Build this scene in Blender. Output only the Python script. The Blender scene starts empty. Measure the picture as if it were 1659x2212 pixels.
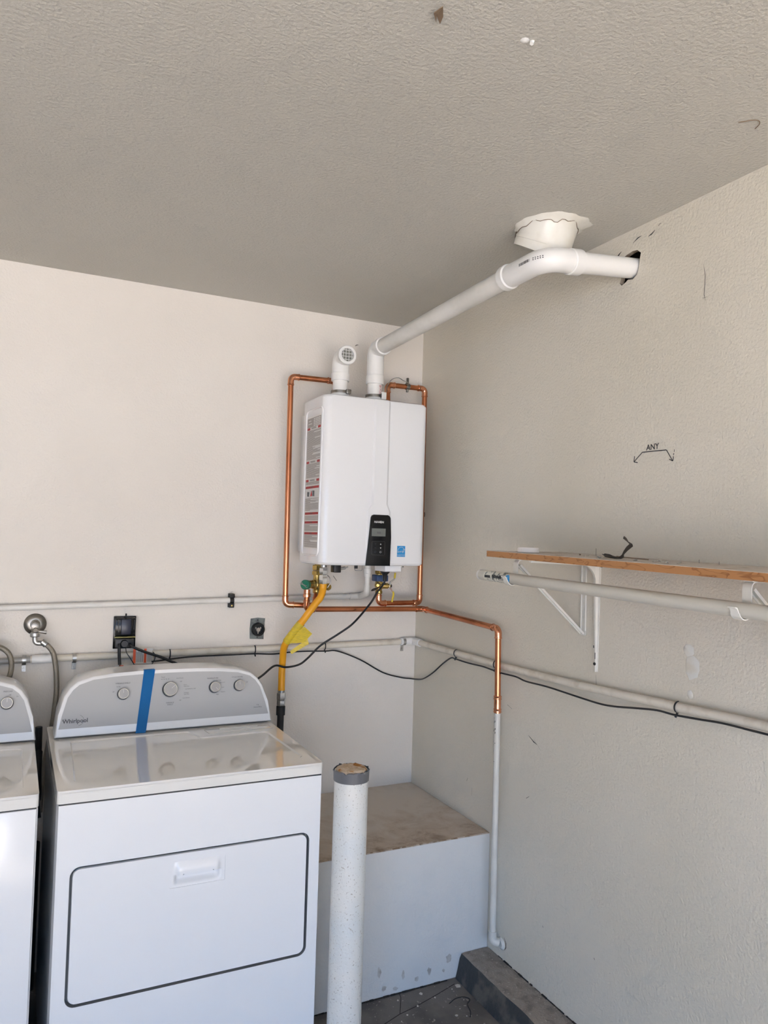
import bpy, bmesh, math, random
from mathutils import Vector, Matrix
random.seed(7)
PI = math.pi
S = bpy.context.scene
COL = S.collection
H = 2.556            # ceiling height

# ---------------------------------------------------------------- camera
cam = bpy.data.cameras.new('camera'); camo = bpy.data.objects.new('camera', cam); COL.objects.link(camo)
cam.sensor_fit = 'HORIZONTAL'; cam.sensor_width = 36.0; cam.lens = 1628.3 / 1659 * 36.0
cam.clip_start = 0.02; cam.clip_end = 200
Rr, Ru, Rf = (0.8977, -0.4395, 0.0294), (-0.0421, -0.0192, 0.9989), (0.4392, 0.8982, 0.0345)
m = Matrix((Rr, Ru, tuple(-v for v in Rf))).transposed()
q = m.to_quaternion(); q.normalize()
camo.matrix_world = Matrix.Translation((-1.65, -3.017, 1.595)) @ q.to_matrix().to_4x4()
S.camera = camo

# ---------------------------------------------------------------- world, sun, exposure
W = bpy.data.worlds.new('sky'); S.world = W; W.use_nodes = True
nt = W.node_tree; bg = nt.nodes['Background']
tc = nt.nodes.new('ShaderNodeTexCoord'); sp = nt.nodes.new('ShaderNodeSeparateXYZ'); rp = nt.nodes.new('ShaderNodeValToRGB')
nt.links.new(tc.outputs['Generated'], sp.inputs[0]); nt.links.new(sp.outputs['Z'], rp.inputs[0])
rp.color_ramp.elements[0].position = 0.0; rp.color_ramp.elements[0].color = (0.28, 0.56, 1.0, 1)
rp.color_ramp.elements[1].position = 0.7; rp.color_ramp.elements[1].color = (0.14, 0.40, 1.0, 1)
nt.links.new(rp.outputs[0], bg.inputs['Color']); bg.inputs['Strength'].default_value = 7.2
sl = bpy.data.lights.new('sun', 'SUN'); so = bpy.data.objects.new('sun', sl); COL.objects.link(so)
sl.energy = 62.0; sl.angle = math.radians(0.6); sl.color = (1.0, 0.90, 0.765)
so.rotation_euler = Vector((0.25, 0.95, -1.25)).to_track_quat('-Z', 'Y').to_euler(); so.location = (-4, -12, 9)
# the open garage doorway is a portal for the sky light
pl = bpy.data.lights.new('doorway_portal', 'AREA'); po = bpy.data.objects.new('doorway_portal', pl); COL.objects.link(po)
pl.shape = 'RECTANGLE'; pl.size = 4.6; pl.size_y = 2.2; pl.cycles.is_portal = True
po.location = (-2.75, -5.52, 1.1); po.rotation_euler = (PI/2, 0, 0)
S.view_settings.view_transform = 'Standard'; S.view_settings.look = 'None'
S.view_settings.gamma = 1.0; S.view_settings.use_curve_mapping = False
S.view_settings.exposure = 0.04

# ---------------------------------------------------------------- materials
def mat(name, col, rough=0.5, metal=0.0, col2=None, nscale=8.0, lo=0.45, hi=0.65, bump=0.0, bscale=60.0, bdist=0.002,
        detail=3.0, coat=0.0, stretch=None, spec=0.5, speck=None, sscale=60.0, slo=0.62, alpha=None):
    M = bpy.data.materials.new(name); M.use_nodes = True; N = M.node_tree; L = N.links; b = N.nodes['Principled BSDF']
    b.inputs['Base Color'].default_value = (*col, 1); b.inputs['Roughness'].default_value = rough
    b.inputs['Metallic'].default_value = metal; b.inputs['Coat Weight'].default_value = coat
    b.inputs['Specular IOR Level'].default_value = spec
    t = N.nodes.new('ShaderNodeTexCoord'); vec = t.outputs['Object']
    if stretch:
        mp = N.nodes.new('ShaderNodeMapping'); mp.inputs['Scale'].default_value = stretch
        L.new(vec, mp.inputs[0]); vec = mp.outputs[0]
    out = None
    def mask(scale, a, c, det):
        n = N.nodes.new('ShaderNodeTexNoise'); n.inputs['Scale'].default_value = scale; n.inputs['Detail'].default_value = det
        L.new(vec, n.inputs['Vector']); r = N.nodes.new('ShaderNodeMapRange')
        r.inputs['From Min'].default_value = a; r.inputs['From Max'].default_value = c; L.new(n.outputs['Fac'], r.inputs['Value'])
        return r.outputs[0]
    if col2:
        x = N.nodes.new('ShaderNodeMix'); x.data_type = 'RGBA'; x.inputs[6].default_value = (*col, 1); x.inputs[7].default_value = (*col2, 1)
        L.new(mask(nscale, lo, hi, detail), x.inputs[0]); out = x.outputs[2]
    if speck:
        x2 = N.nodes.new('ShaderNodeMix'); x2.data_type = 'RGBA'; x2.inputs[6].default_value = (*col, 1); x2.inputs[7].default_value = (*speck, 1)
        if out: L.new(out, x2.inputs[6])
        L.new(mask(sscale, slo, slo + 0.06, 2.0), x2.inputs[0]); out = x2.outputs[2]
    if out: L.new(out, b.inputs['Base Color'])
    if bump:
        n = N.nodes.new('ShaderNodeTexNoise'); n.inputs['Scale'].default_value = bscale; n.inputs['Detail'].default_value = 2.5
        L.new(t.outputs['Object'], n.inputs['Vector']); bp = N.nodes.new('ShaderNodeBump')
        bp.inputs['Strength'].default_value = bump; bp.inputs['Distance'].default_value = bdist
        L.new(n.outputs['Fac'], bp.inputs['Height']); L.new(bp.outputs[0], b.inputs['Normal'])
    return M
M = {}
M['wall'] = mat('orange_peel_wall_paint', (0.745, 0.70, 0.635), 0.6, col2=(0.715, 0.665, 0.60), nscale=1.6, lo=0.4, hi=0.7, bump=0.5, bscale=130, bdist=0.003)
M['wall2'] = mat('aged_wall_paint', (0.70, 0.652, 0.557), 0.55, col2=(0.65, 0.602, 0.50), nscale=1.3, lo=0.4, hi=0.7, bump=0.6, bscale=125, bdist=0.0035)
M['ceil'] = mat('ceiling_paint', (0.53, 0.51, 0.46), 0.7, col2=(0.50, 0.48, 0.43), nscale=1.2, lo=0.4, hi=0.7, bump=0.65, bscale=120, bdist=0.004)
M['floor'] = mat('stained_concrete', (0.17, 0.15, 0.13), 0.8, col2=(0.10, 0.09, 0.08), nscale=7, bump=0.6, bscale=60, speck=(0.34, 0.31, 0.27), sscale=70, slo=0.66, detail=8)
M['drive'] = mat('driveway_concrete', (0.50, 0.47, 0.43), 0.9, col2=(0.44, 0.41, 0.375), nscale=2, bump=0.3)
M['curbtop'] = mat('rough_concrete', (0.30, 0.26, 0.22), 0.9, col2=(0.19, 0.165, 0.145), nscale=30, bump=1.0, bscale=120, bdist=0.004, detail=8, speck=(0.42, 0.37, 0.31), sscale=120)
M['curbside'] = mat('dark_painted_concrete', (0.045, 0.046, 0.047), 0.75, col2=(0.11, 0.10, 0.085), nscale=14, bump=0.8, bscale=90, bdist=0.004, detail=6, lo=.5, hi=.62)
M['boxface'] = mat('platform_face_paint', (0.66, 0.65, 0.62), 0.6, col2=(0.62, 0.61, 0.585), nscale=3, bump=0.55, bscale=105, bdist=0.003)
M['scuff'] = mat('scuff_grey', (0.50, 0.47, 0.43), 0.8, col2=(0.37, 0.33, 0.29), nscale=45)
M['stain'] = mat('brown_stain', (0.28, 0.2, 0.13), 0.9, col2=(0.48, 0.39, 0.29), nscale=30, detail=6)
M['copper'] = mat('copper', (0.66, 0.26, 0.125), 0.24, 1.0, col2=(0.40, 0.13, 0.06), nscale=10, lo=.42, hi=.75, stretch=(1, 1, .35), detail=4)
M['copper2'] = mat('copper_fitting', (0.78, 0.36, 0.21), 0.18, 1.0, col2=(0.52, 0.20, 0.10), nscale=30)
M['brass'] = mat('brass', (0.62, 0.44, 0.15), 0.27, 1.0, col2=(0.45, 0.32, 0.10), nscale=40)
M['chrome'] = mat('chrome', (0.72, 0.72, 0.70), 0.18, 1.0)
M['zinc'] = mat('zinc_steel', (0.50, 0.50, 0.48), 0.38, 1.0, col2=(.36, .36, .35), nscale=50)
M['nickel'] = mat('dull_nickel', (0.30, 0.28, 0.25), 0.35, 1.0, col2=(.2, .19, .17), nscale=30)
M['pvc'] = mat('white_pvc', (0.80, 0.79, 0.76), 0.32, bump=0.05, bscale=30)
M['pvcd'] = mat('dusty_white_pvc', (0.74, 0.72, 0.675), 0.42, col2=(0.66, 0.64, 0.59), nscale=9)
M['conduit'] = mat('painted_conduit', (0.70, 0.65, 0.55), 0.45, col2=(0.58, 0.52, 0.42), nscale=22, lo=.52, hi=.72)
M['enamel'] = mat('white_enamel', (0.80, 0.80, 0.80), 0.13, coat=0.3)
M['enamel2'] = mat('appliance_enamel', (0.79, 0.79, 0.785), 0.16, coat=0.25)
M['grooved'] = mat('door_groove', (0.22, 0.23, 0.23), 0.5)
M['lid'] = mat('appliance_lid_enamel', (0.76, 0.735, 0.68), 0.05, coat=0.8)
M['console'] = mat('grey_console', (0.43, 0.43, 0.425), 0.45)
M['knob'] = mat('knob_face', (0.36, 0.355, 0.345), 0.4, 0.3)
M['side'] = mat('heater_side_grey', (0.70, 0.70, 0.69), 0.25)
M['dial'] = mat('knob_surround', (0.37, 0.37, 0.365), 0.45)
M['black'] = mat('black_plastic', (0.006, 0.006, 0.006), 0.14, spec=.32)
M['rubber'] = mat('black_rubber', (0.010, 0.010, 0.011), 0.42)
M['iron'] = mat('black_iron', (0.012, 0.011, 0.010), 0.6)
M['screen'] = mat('lcd_grey', (0.16, 0.17, 0.155), 0.22)
M['grey_print'] = mat('grey_print', (0.07, 0.07, 0.07), 0.5)
M['white_print'] = mat('white_print', (0.62, 0.62, 0.60), 0.5)
M['ink'] = mat('black_ink', (0.03, 0.03, 0.032), 0.7)
M['red'] = mat('red_print', (0.42, 0.028, 0.030), 0.5)
M['orange'] = mat('orange_print', (0.72, 0.10, 0.03), 0.5)
M['paper'] = mat('label_paper', (0.70, 0.69, 0.66), 0.5)
M['textgrey'] = mat('label_text_grey', (0.36, 0.33, 0.31), 0.6)
M['blue'] = mat('blue_sticker', (0.015, 0.27, 0.60), 0.4)
M['tape'] = mat('blue_painters_tape', (0.003, 0.22, 0.60), 0.5, bump=.3, bscale=400)
M['yellow'] = mat('yellow_hose', (0.80, 0.36, 0.012), 0.42)
M['ytag'] = mat('yellow_tag', (0.68, 0.50, 0.03), 0.5, col2=(0.50, 0.38, 0.04), nscale=60, lo=.4, hi=.7, stretch=(1, 1, 4))
M['green'] = mat('green_cap', (0.01, 0.16, 0.09), 0.4)
M['bluegrey'] = mat('blue_handle', (0.025, 0.06, 0.16), 0.45)
M['navy'] = mat('dark_navy_plastic', (0.012, 0.016, 0.035), 0.3)
M['mesh'] = mat('vent_inside', (0.20, 0.20, 0.17), 0.8)
M['barepipe'] = mat('bare_grey_pipe', (0.42, 0.41, 0.38), 0.45, 0.3)
M['gasket'] = mat('gasket', (0.30, 0.28, 0.10), 0.5)
M['braid'] = mat('braided_steel', (0.30, 0.27, 0.22), 0.38, 0.85, bump=1.0, bscale=420, bdist=.002)
M['galv'] = mat('grey_box', (0.16, 0.18, 0.17), 0.5, 0.3, col2=(.09, .1, .1), nscale=50)
M['bracket'] = mat('white_bracket', (0.74, 0.72, 0.655), 0.3, col2=(0.67, 0.64, 0.56), nscale=14)
M['rod'] = mat('aged_white_rod', (0.56, 0.535, 0.465), 0.32, col2=(0.40, 0.36, 0.28), nscale=12, stretch=(1, .2, 1), lo=.45, hi=.7, detail=5)
M['rodlabel'] = mat('worn_paper_label', (0.66, 0.64, 0.55), 0.6, col2=(0.18, 0.20, 0.18), nscale=90, lo=.55, hi=.62)
M['dust'] = mat('dusty_shelf_top', (0.56, 0.50, 0.44), 0.9, col2=(0.36, 0.29, 0.22), nscale=24, lo=.52, hi=.7, detail=8, bump=.6, bscale=200)
M['soap'] = mat('chalky_white', (0.80, 0.75, 0.71), 0.7)
M['scrap'] = mat('dark_leather_scrap', (0.10, 0.082, 0.065), 0.6, bump=.5)
M['chip'] = mat('pale_chip', (0.56, 0.52, 0.45), 0.8)
M['brown'] = mat('dry_brown', (0.20, 0.14, 0.09), 0.9)
M['spackle'] = mat('spackle', (0.70, 0.69, 0.64), 0.8, col2=(.66, .62, .53), nscale=20, bump=.3)
M['cavity'] = mat('wall_cavity', (0.03, 0.022, 0.017), 0.95)
M['gyp'] = mat('broken_drywall', (0.36, 0.30, 0.23), 0.95, col2=(.18, .13, .09), nscale=60)
M['bollard'] = mat('bollard_paint', (0.72, 0.70, 0.645), 0.45, col2=(0.64, 0.66, 0.645), nscale=5, bump=.45, bscale=130, bdist=.0025, speck=(.40, .36, .30), sscale=190, slo=.64)
M['cement'] = mat('cement_fill', (0.48, 0.36, 0.24), 0.95, col2=(.62, .50, .38), nscale=50, bump=1.0, bscale=90, bdist=.005, speck=(.38, .16, .03), sscale=22, slo=.58)
M['duct_tape'] = mat('grey_tape', (0.12, 0.12, 0.125), 0.38, bump=.3, bscale=60)
M['paintedcu'] = mat('painted_pipe', (0.66, 0.64, 0.585), 0.45, col2=(0.60, 0.58, 0.53), nscale=10)

def wood_mat():
    m_ = bpy.data.materials.new('plywood_edge'); m_.use_nodes = True; N = m_.node_tree; L = N.links; b = N.nodes['Principled BSDF']
    b.inputs['Roughness'].default_value = 0.55
    t = N.nodes.new('ShaderNodeTexCoord'); mp = N.nodes.new('ShaderNodeMapping'); mp.inputs['Scale'].default_value = (2.0, 9.0, 34.0); mp.inputs['Rotation'].default_value = (.16, 0, 0)
    w = N.nodes.new('ShaderNodeTexNoise'); w.inputs['Scale'].default_value = 1.0; w.inputs['Detail'].default_value = 2; w.inputs['Distortion'].default_value = .7
    mm = N.nodes.new('ShaderNodeMath'); mm.operation = 'MULTIPLY'; mm.inputs[1].default_value = 7.0
    fr = N.nodes.new('ShaderNodeMath'); fr.operation = 'FRACT'
    r = N.nodes.new('ShaderNodeValToRGB'); r.color_ramp.elements[0].color = (0.24, 0.092, 0.028, 1); r.color_ramp.elements[1].color = (0.42, 0.195, 0.07, 1)
    r.color_ramp.elements[0].position = .0; r.color_ramp.elements[1].position = .28
    L.new(t.outputs['Object'], mp.inputs[0]); L.new(mp.outputs[0], w.inputs[0]); L.new(w.outputs['Fac'], mm.inputs[0]); L.new(mm.outputs[0], fr.inputs[0]); L.new(fr.outputs[0], r.inputs[0]); L.new(r.outputs[0], b.inputs['Base Color'])
    return m_
M['wood'] = wood_mat()

def stain_top_mat():   # dusty drywall top of the platform: its brown stains keep their own shape near the front edge
    m_ = bpy.data.materials.new('stained_platform_top'); m_.use_nodes = True; N = m_.node_tree; L = N.links; b = N.nodes['Principled BSDF']
    b.inputs['Roughness'].default_value = 0.85
    g = N.nodes.new('ShaderNodeNewGeometry'); s = N.nodes.new('ShaderNodeSeparateXYZ'); L.new(g.outputs['Position'], s.inputs[0])
    a = N.nodes.new('ShaderNodeMapRange'); a.inputs['From Min'].default_value = -0.25; a.inputs['From Max'].default_value = -0.62; L.new(s.outputs['Y'], a.inputs['Value'])
    n = N.nodes.new('ShaderNodeTexNoise'); n.inputs['Scale'].default_value = 9; n.inputs['Detail'].default_value = 12; n.inputs['Roughness'].default_value = .72; n.inputs['Distortion'].default_value = .4
    L.new(g.outputs['Position'], n.inputs['Vector'])
    mu = N.nodes.new('ShaderNodeMath'); mu.operation = 'MULTIPLY_ADD'; mu.inputs[1].default_value = .22; L.new(a.outputs[0], mu.inputs[0]); L.new(n.outputs['Fac'], mu.inputs[2])
    r = N.nodes.new('ShaderNodeValToRGB'); r.color_ramp.elements[0].position = .50; r.color_ramp.elements[0].color = (0.60, 0.535, 0.46, 1)
    r.color_ramp.elements[1].position = .92; r.color_ramp.elements[1].color = (0.20, 0.13, 0.08, 1)
    e = r.color_ramp.elements.new(.68); e.color = (0.52, 0.435, 0.35, 1)
    L.new(mu.outputs[0], r.inputs[0]); L.new(r.outputs[0], b.inputs['Base Color'])
    return m_
M['boxtop'] = stain_top_mat()

# ---------------------------------------------------------------- object helpers
WL = {}
def tag(o, label=None, cat=None, group=None, kind=None):
    if label: o['label'] = label
    if cat: o['category'] = cat
    if group: o['group'] = group
    if kind: o['kind'] = kind
    return o
def thing(name, label, cat, loc, group=None):
    o = bpy.data.objects.new(name, None); COL.objects.link(o); o.location = loc; o.empty_display_size = .05
    WL[o.name] = Vector(loc); return tag(o, label, cat, group)
def obj(name, bm, m_, parent=None, label=None, cat=None, group=None, kind=None, ang=35, flip=False):
    if not isinstance(m_, (list, tuple)): m_ = [m_]
    bmesh.ops.recalc_face_normals(bm, faces=bm.faces[:])
    me = bpy.data.meshes.new(name); bm.to_mesh(me); bm.free()
    for x in m_: me.materials.append(M[x] if isinstance(x, str) else x)
    o = bpy.data.objects.new(name, me); COL.objects.link(o)
    if parent is None:
        xs = [v.co for v in me.vertices]
        base = Vector(((min(v.x for v in xs)+max(v.x for v in xs))/2, (min(v.y for v in xs)+max(v.y for v in xs))/2, min(v.z for v in xs)))
        me.transform(Matrix.Translation(-base)); o.location = base; WL[o.name] = base
    else:
        pw = WL[parent.name]; me.transform(Matrix.Translation(-pw)); o.parent = parent; WL[o.name] = pw
    me.shade_smooth(); me.set_sharp_from_angle(angle=math.radians(ang))
    return tag(o, label, cat, group, kind)
def B(): return bmesh.new()
def box(bm, x0, x1, y0, y1, z0, z1, bev=0, seg=2, mi=0):
    r = bmesh.ops.create_cube(bm, size=1.0); vs = r['verts']
    for v in vs: v.co = Vector(((x0+x1)/2+v.co.x*(x1-x0), (y0+y1)/2+v.co.y*(y1-y0), (z0+z1)/2+v.co.z*(z1-z0)))
    fs = set(f for v in vs for f in v.link_faces)
    for f in fs: f.material_index = mi
    if bev:
        es = set(e for v in vs for e in v.link_edges)
        bmesh.ops.bevel(bm, geom=list(es), offset=bev, segments=seg, affect='EDGES', profile=.5)
    return bm
def fillet(pts, r, n=8):
    pts = [Vector(p) for p in pts]
    if not isinstance(r, (list, tuple)): r = [r]*len(pts)
    out = [pts[0]]
    for i in range(1, len(pts)-1):
        a, b, c = pts[i-1], pts[i], pts[i+1]; u = (a-b).normalized(); v = (c-b).normalized()
        an = u.angle(v, PI)
        if an > PI-.02 or r[i] <= 0: out.append(b); continue
        d = min(r[i]/math.tan(an/2), (a-b).length*.49, (c-b).length*.49)
        rr = d*math.tan(an/2); cen = b+(u+v).normalized()*(rr/math.sin(an/2))
        p0 = b+u*d-cen; p1 = b+v*d-cen; th = p0.angle(p1)
        for k in range(n+1):
            t = k/n; out.append(cen+(p0*math.sin((1-t)*th)+p1*math.sin(t*th))/math.sin(th))
    out.append(pts[-1]); return out
def spline(pts, n=6):
    P = [Vector(p) for p in pts]; P = [P[0]*2-P[1]]+P+[P[-1]*2-P[-2]]; out = []
    for i in range(1, len(P)-2):
        for k in range(n):
            t = k/n; a, b, c, d = P[i-1:i+3]
            out.append(.5*((2*b)+(c-a)*t+(2*a-5*b+4*c-d)*t*t+(3*b-a-3*c+d)*t**3))
    out.append(P[-2]); return out
def tube(bm, pts, r, seg=16, cap=True, mi=0, flat=None):
    pts = [Vector(p) for p in pts]; n = len(pts)
    rs = r if isinstance(r, (list, tuple)) else [r]*n
    T = [(pts[min(i+1, n-1)]-pts[max(i-1, 0)]).normalized() for i in range(n)]
    up = Vector((0, 0, 1)) if abs(T[0].z) < .9 else Vector((1, 0, 0))
    N = (up-T[0]*up.dot(T[0])).normalized(); rings = []
    for i in range(n):
        N = (N-T[i]*N.dot(T[i])).normalized(); Bn = T[i].cross(N)
        fy = flat if flat else 1.0
        rings.append([bm.verts.new(pts[i]+(N*math.cos(2*PI*k/seg)+Bn*math.sin(2*PI*k/seg)*fy)*rs[i]) for k in range(seg)])
    for i in range(n-1):
        for k in range(seg):
            f = bm.faces.new((rings[i][k], rings[i][(k+1) % seg], rings[i+1][(k+1) % seg], rings[i+1][k])); f.material_index = mi
    if cap:
        bm.faces.new(rings[0]).material_index = mi; bm.faces.new(rings[-1]).material_index = mi
    return bm
def lathe(bm, o, axis, prof, seg=24, mi=0, phase=0, cap=True):
    """prof: list of (distance along axis, radius)"""
    o = Vector(o); a = Vector(axis).normalized(); up = Vector((0, 0, 1)) if abs(a.z) < .9 else Vector((1, 0, 0))
    u = (up-a*up.dot(a)).normalized(); w = a.cross(u); rings = []
    for d, r in prof:
        if r <= 1e-6: rings.append([bm.verts.new(o+a*d)])
        else: rings.append([bm.verts.new(o+a*d+(u*math.cos(2*PI*k/seg+phase)+w*math.sin(2*PI*k/seg+phase))*r) for k in range(seg)])
    for A, C_ in zip(rings, rings[1:]):
        for k in range(seg):
            k2 = (k+1) % seg
            vs = [A[k % len(A)], A[k2 % len(A)], C_[k2 % len(C_)], C_[k % len(C_)]]
            vs = [v for i, v in enumerate(vs) if v not in vs[:i]]
            if len(vs) > 2: bm.faces.new(vs).material_index = mi
    if cap and len(rings[0]) > 2: bm.faces.new(rings[0]).material_index = mi
    if cap and len(rings[-1]) > 2: bm.faces.new(rings[-1]).material_index = mi
    return bm
def prism(bm, poly, vec, mi=0, bev=0, seg=2):
    """poly: list of 3d points, extruded by vec"""
    a = [bm.verts.new(Vector(p)) for p in poly]; b = [bm.verts.new(Vector(p)+Vector(vec)) for p in poly]; n = len(a)
    fs = [bm.faces.new(a), bm.faces.new(list(reversed(b)))]
    for i in range(n): fs.append(bm.faces.new((a[i], a[(i+1) % n], b[(i+1) % n], b[i])))
    for f in fs: f.material_index = mi
    if bev:
        es = list(fs[0].edges)+list(fs[1].edges)
        bmesh.ops.bevel(bm, geom=es, offset=bev, segments=seg, affect='EDGES', profile=.5)
    return bm
def ribbon(bm, P, wdir, w, th):
    P = [Vector(p) for p in P]; wdir = Vector(wdir).normalized(); vs = []
    for i, p in enumerate(P):
        tn = (P[min(i+1, len(P)-1)]-P[max(i-1, 0)]).normalized(); nn = tn.cross(wdir).normalized()*th/2
        vs.append([bm.verts.new(p+wdir*s*w/2+nn*q_) for s, q_ in ((-1, -1), (1, -1), (1, 1), (-1, 1))])
    for A2, B2 in zip(vs, vs[1:]):
        for k in range(4): bm.faces.new((A2[k], A2[(k+1) % 4], B2[(k+1) % 4], B2[k]))
    bm.faces.new(vs[0]); bm.faces.new(vs[-1]); return bm
def rrect(x0, x1, y0, y1, r, n=6):
    out = []
    for cx, cy, a in ((x1-r, y1-r, 0), (x0+r, y1-r, PI/2), (x0+r, y0+r, PI), (x1-r, y0+r, 1.5*PI)):
        for k in range(n+1): out.append((cx+r*math.cos(a+k/n*PI/2), cy+r*math.sin(a+k/n*PI/2)))
    return out
def fill_hole(bm, outer, inner, mi=0):
    es = []; loops = []
    for L_ in (outer, inner):
        vs = [bm.verts.new(Vector(p)) for p in L_]; loops.append(vs)
        es += [bm.edges.new((vs[i], vs[(i+1) % len(vs)])) for i in range(len(vs))]
    r = bmesh.ops.triangle_fill(bm, use_beauty=True, use_dissolve=False, edges=es)
    for g in r['geom']:
        if isinstance(g, bmesh.types.BMFace): g.material_index = mi
    return loops
def skirt(bm, loop, vec, mi=0, cap=False):
    nv = [bm.verts.new(v.co+Vector(vec)) for v in loop]; n = len(loop)
    for i in range(n): bm.faces.new((loop[i], loop[(i+1) % n], nv[(i+1) % n], nv[i])).material_index = mi
    if cap: bm.faces.new(nv).material_index = mi
    return nv
def text(bm, s, size, o, ux, uy, align='CENTER', depth=.0004, bold=0.0):
    """flat lettering added to bm: o origin, ux reading direction, uy up direction"""
    c = bpy.data.curves.new('lettering', 'FONT'); c.body = s; c.size = size; c.align_x = align; c.align_y = 'CENTER'; c.resolution_u = 2; c.offset = bold
    ob = bpy.data.objects.new('lettering', c); COL.objects.link(ob)
    dg = bpy.context.evaluated_depsgraph_get(); me = bpy.data.meshes.new_from_object(ob.evaluated_get(dg))
    ux = Vector(ux).normalized(); uy = Vector(uy).normalized(); nz = ux.cross(uy)
    mt = Matrix((ux, uy, nz)).transposed().to_4x4(); mt.translation = Vector(o)+nz*depth
    me.transform(mt); bm.from_mesh(me)
    bpy.data.objects.remove(ob); bpy.data.meshes.remove(me); bpy.data.curves.remove(c)
def strip(bm, pts, w, nrm, mi=0):
    """flat painted line through pts, width w, on a surface with normal nrm"""
    P = [Vector(p) for p in pts]; nrm = Vector(nrm)
    for a, b in zip(P, P[1:]):
        d = (b-a).normalized(); s = d.cross(nrm).normalized()*w/2
        bm.faces.new([bm.verts.new(x) for x in (a-s, b-s, b+s, a+s)]).material_index = mi

# ================================================================ the setting
def slab(name, *b, m_='wall'):
    o = obj(name, box(B(), *b), m_, kind='structure'); return o
# floor and driveway
fl = slab('floor', -5.6, .1, -5.6, .1, -.12, 0, m_='floor')
slab('driveway', -14, 9, -22, -5.6, -.14, -.02, m_='drive')
bm = B(); box(bm, -16, 10, -30, -24, -.02, 4.6); prism(bm, [(-17, -31, 4.6), (-17, -23.4, 4.6), (-17, -27, 6.2)], (28, 0, 0)); obj('unseen_house_1', bm, 'drive', kind='structure')   # unseen house across the street, added to block the low blue sky
slab('wall_back', -5.6, .1, 0, .12, 0, H)
slab('wall_left', -5.7, -5.6, -5.6, .12, 0, H)
bm = B(); box(bm, -5.6, -5.05, -5.6, -5.48, 0, H); box(bm, -.45, .0, -5.6, -5.48, 0, H); box(bm, -5.05, -.45, -5.6, -5.48, 2.2, H)
obj('wall_front', bm, 'wall', kind='structure')
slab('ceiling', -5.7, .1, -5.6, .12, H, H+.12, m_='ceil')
# right wall with the broken hole the vent pipe leaves through
HC = (-1.296, 2.441)
hole = [(-.048, .028), (-.046, .048), (-.030, .052), (-.010, .058), (.014, .062), (.034, .058), (.050, .042), (.046, .020), (.043, -.002), (.040, -.020), (.034, -.038), (.016, -.050), (-.006, -.044), (-.018, -.052), (-.034, -.058), (-.044, -.046), (-.038, -.030), (-.036, -.010), (-.037, .012)]
hole = [(HC[0]-a*.92, HC[1]+b*.78) for a, b in hole]
bm = B()
o_, i_ = fill_hole(bm, [(0, -1.5, 2.25), (0, -1.1, 2.25), (0, -1.1, H), (0, -1.5, H)], [(0, a, b) for a, b in hole])
skirt(bm, i_, (.016, 0, 0), mi=1)
box(bm, 0, .1, -5.6, -1.5, 0, H); box(bm, 0, .1, -1.1, .1, 0, H); box(bm, 0, .1, -1.5, -1.1, 0, 2.25)
box(bm, .098, .11, -1.5, -1.1, 2.25, H, mi=2)
wr = obj('wall_right', bm, ['wall2', 'gyp', 'cavity'], kind='structure')
# pencilled note with two arrows, scratches, spackle
bm = B(); N_ = (-1, 0, 0); e = -.0012
strip(bm, [(e, -1.331, 1.846), (e, -1.363, 1.871), (e, -1.454, 1.8695)], .0026, N_)
strip(bm, [(e, -1.454, 1.8695), (e, -1.477, 1.837)], .0026, N_)
strip(bm, [(e, -1.345, 1.8415), (e, -1.330, 1.845), (e, -1.332, 1.862)], .0026, N_)
strip(bm, [(e, -1.465, 1.842), (e, -1.478, 1.836), (e, -1.480, 1.849)], .0026, N_)
strip(bm, [(e, -1.480, 1.852), (e, -1.4815, 1.858)], .0022, N_); strip(bm, [(e, -1.482, 1.861), (e, -1.483, 1.868)], .0018, N_)
text(bm, 'ANY', .0235, (e, -1.4025, 1.8825), (0, -1, .02), (0, 0, 1), bold=.0004)
obj('marker_writing', bm, 'ink', wr)
bm = B()
def sliver(bm, pts, w, nrm):
    P = [Vector(p) for p in pts]; n = len(P)
    for i in range(n-1):
        a, b = P[i], P[i+1]; d = (b-a).normalized(); s = d.cross(Vector(nrm)).normalized()
        wa = w*(.25 if i == 0 else 1); wb = w*(.2 if i == n-2 else .9)
        bm.faces.new([bm.verts.new(x) for x in (a-s*wa/2, b-s*wb/2, b+s*wb/2, a+s*wa/2)])
for pts, w in (([(e, -1.398, 2.522), (e, -1.385, 2.515), (e, -1.372, 2.512)], .005), ([(e, -1.345, 2.524), (e, -1.33, 2.522), (e, -1.31, 2.513)], .004),
               ([(e, -1.262, 2.503), (e, -1.25, 2.496), (e, -1.243, 2.488)], .006), ([(e, -1.238, 2.475), (e, -1.235, 2.468)], .006), ([(e, -1.232, 2.455), (e, -1.228, 2.45)], .005),
               ([(e, -1.41, 2.53), (e, -1.42, 2.535)], .006), ([(e, -1.574, 2.364), (e, -1.58, 2.33), (e, -1.577, 2.28), (e, -1.582, 2.262)], .0016), ([(e, -1.572, 2.272), (e, -1.588, 2.271)], .003),
               ([(e, -.845, .70), (e, -.862, .712)], .006), ([(e, -.72, 1.0), (e, -.75, .99)], .004), ([(e, -.85, .92), (e, -.88, .905), (e, -.90, .90)], .004), ([(e, -.88, .915), (e, -.92, .885)], .002),
               ([(e, -.95, .31), (e, -.953, .305)], .008), ([(e, -1.20, .33), (e, -1.203, .325)], .008), ([(e, -1.185, 1.19), (e, -1.187, 1.158), (e, -1.184, 1.145)], .0016), ([(e, -.46, .645), (e, -.468, .66)], .005), ([(e, -.50, .63), (e, -.498, .60)], .003),
               ([(e, -.15, .10), (e, -.18, .095)], .004), ([(e, -.733, .168), (e, -.745, .154), (e, -.746, .138), (e, -.738, .124)], .004)):
    sliver(bm, pts, w, N_)
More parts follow.
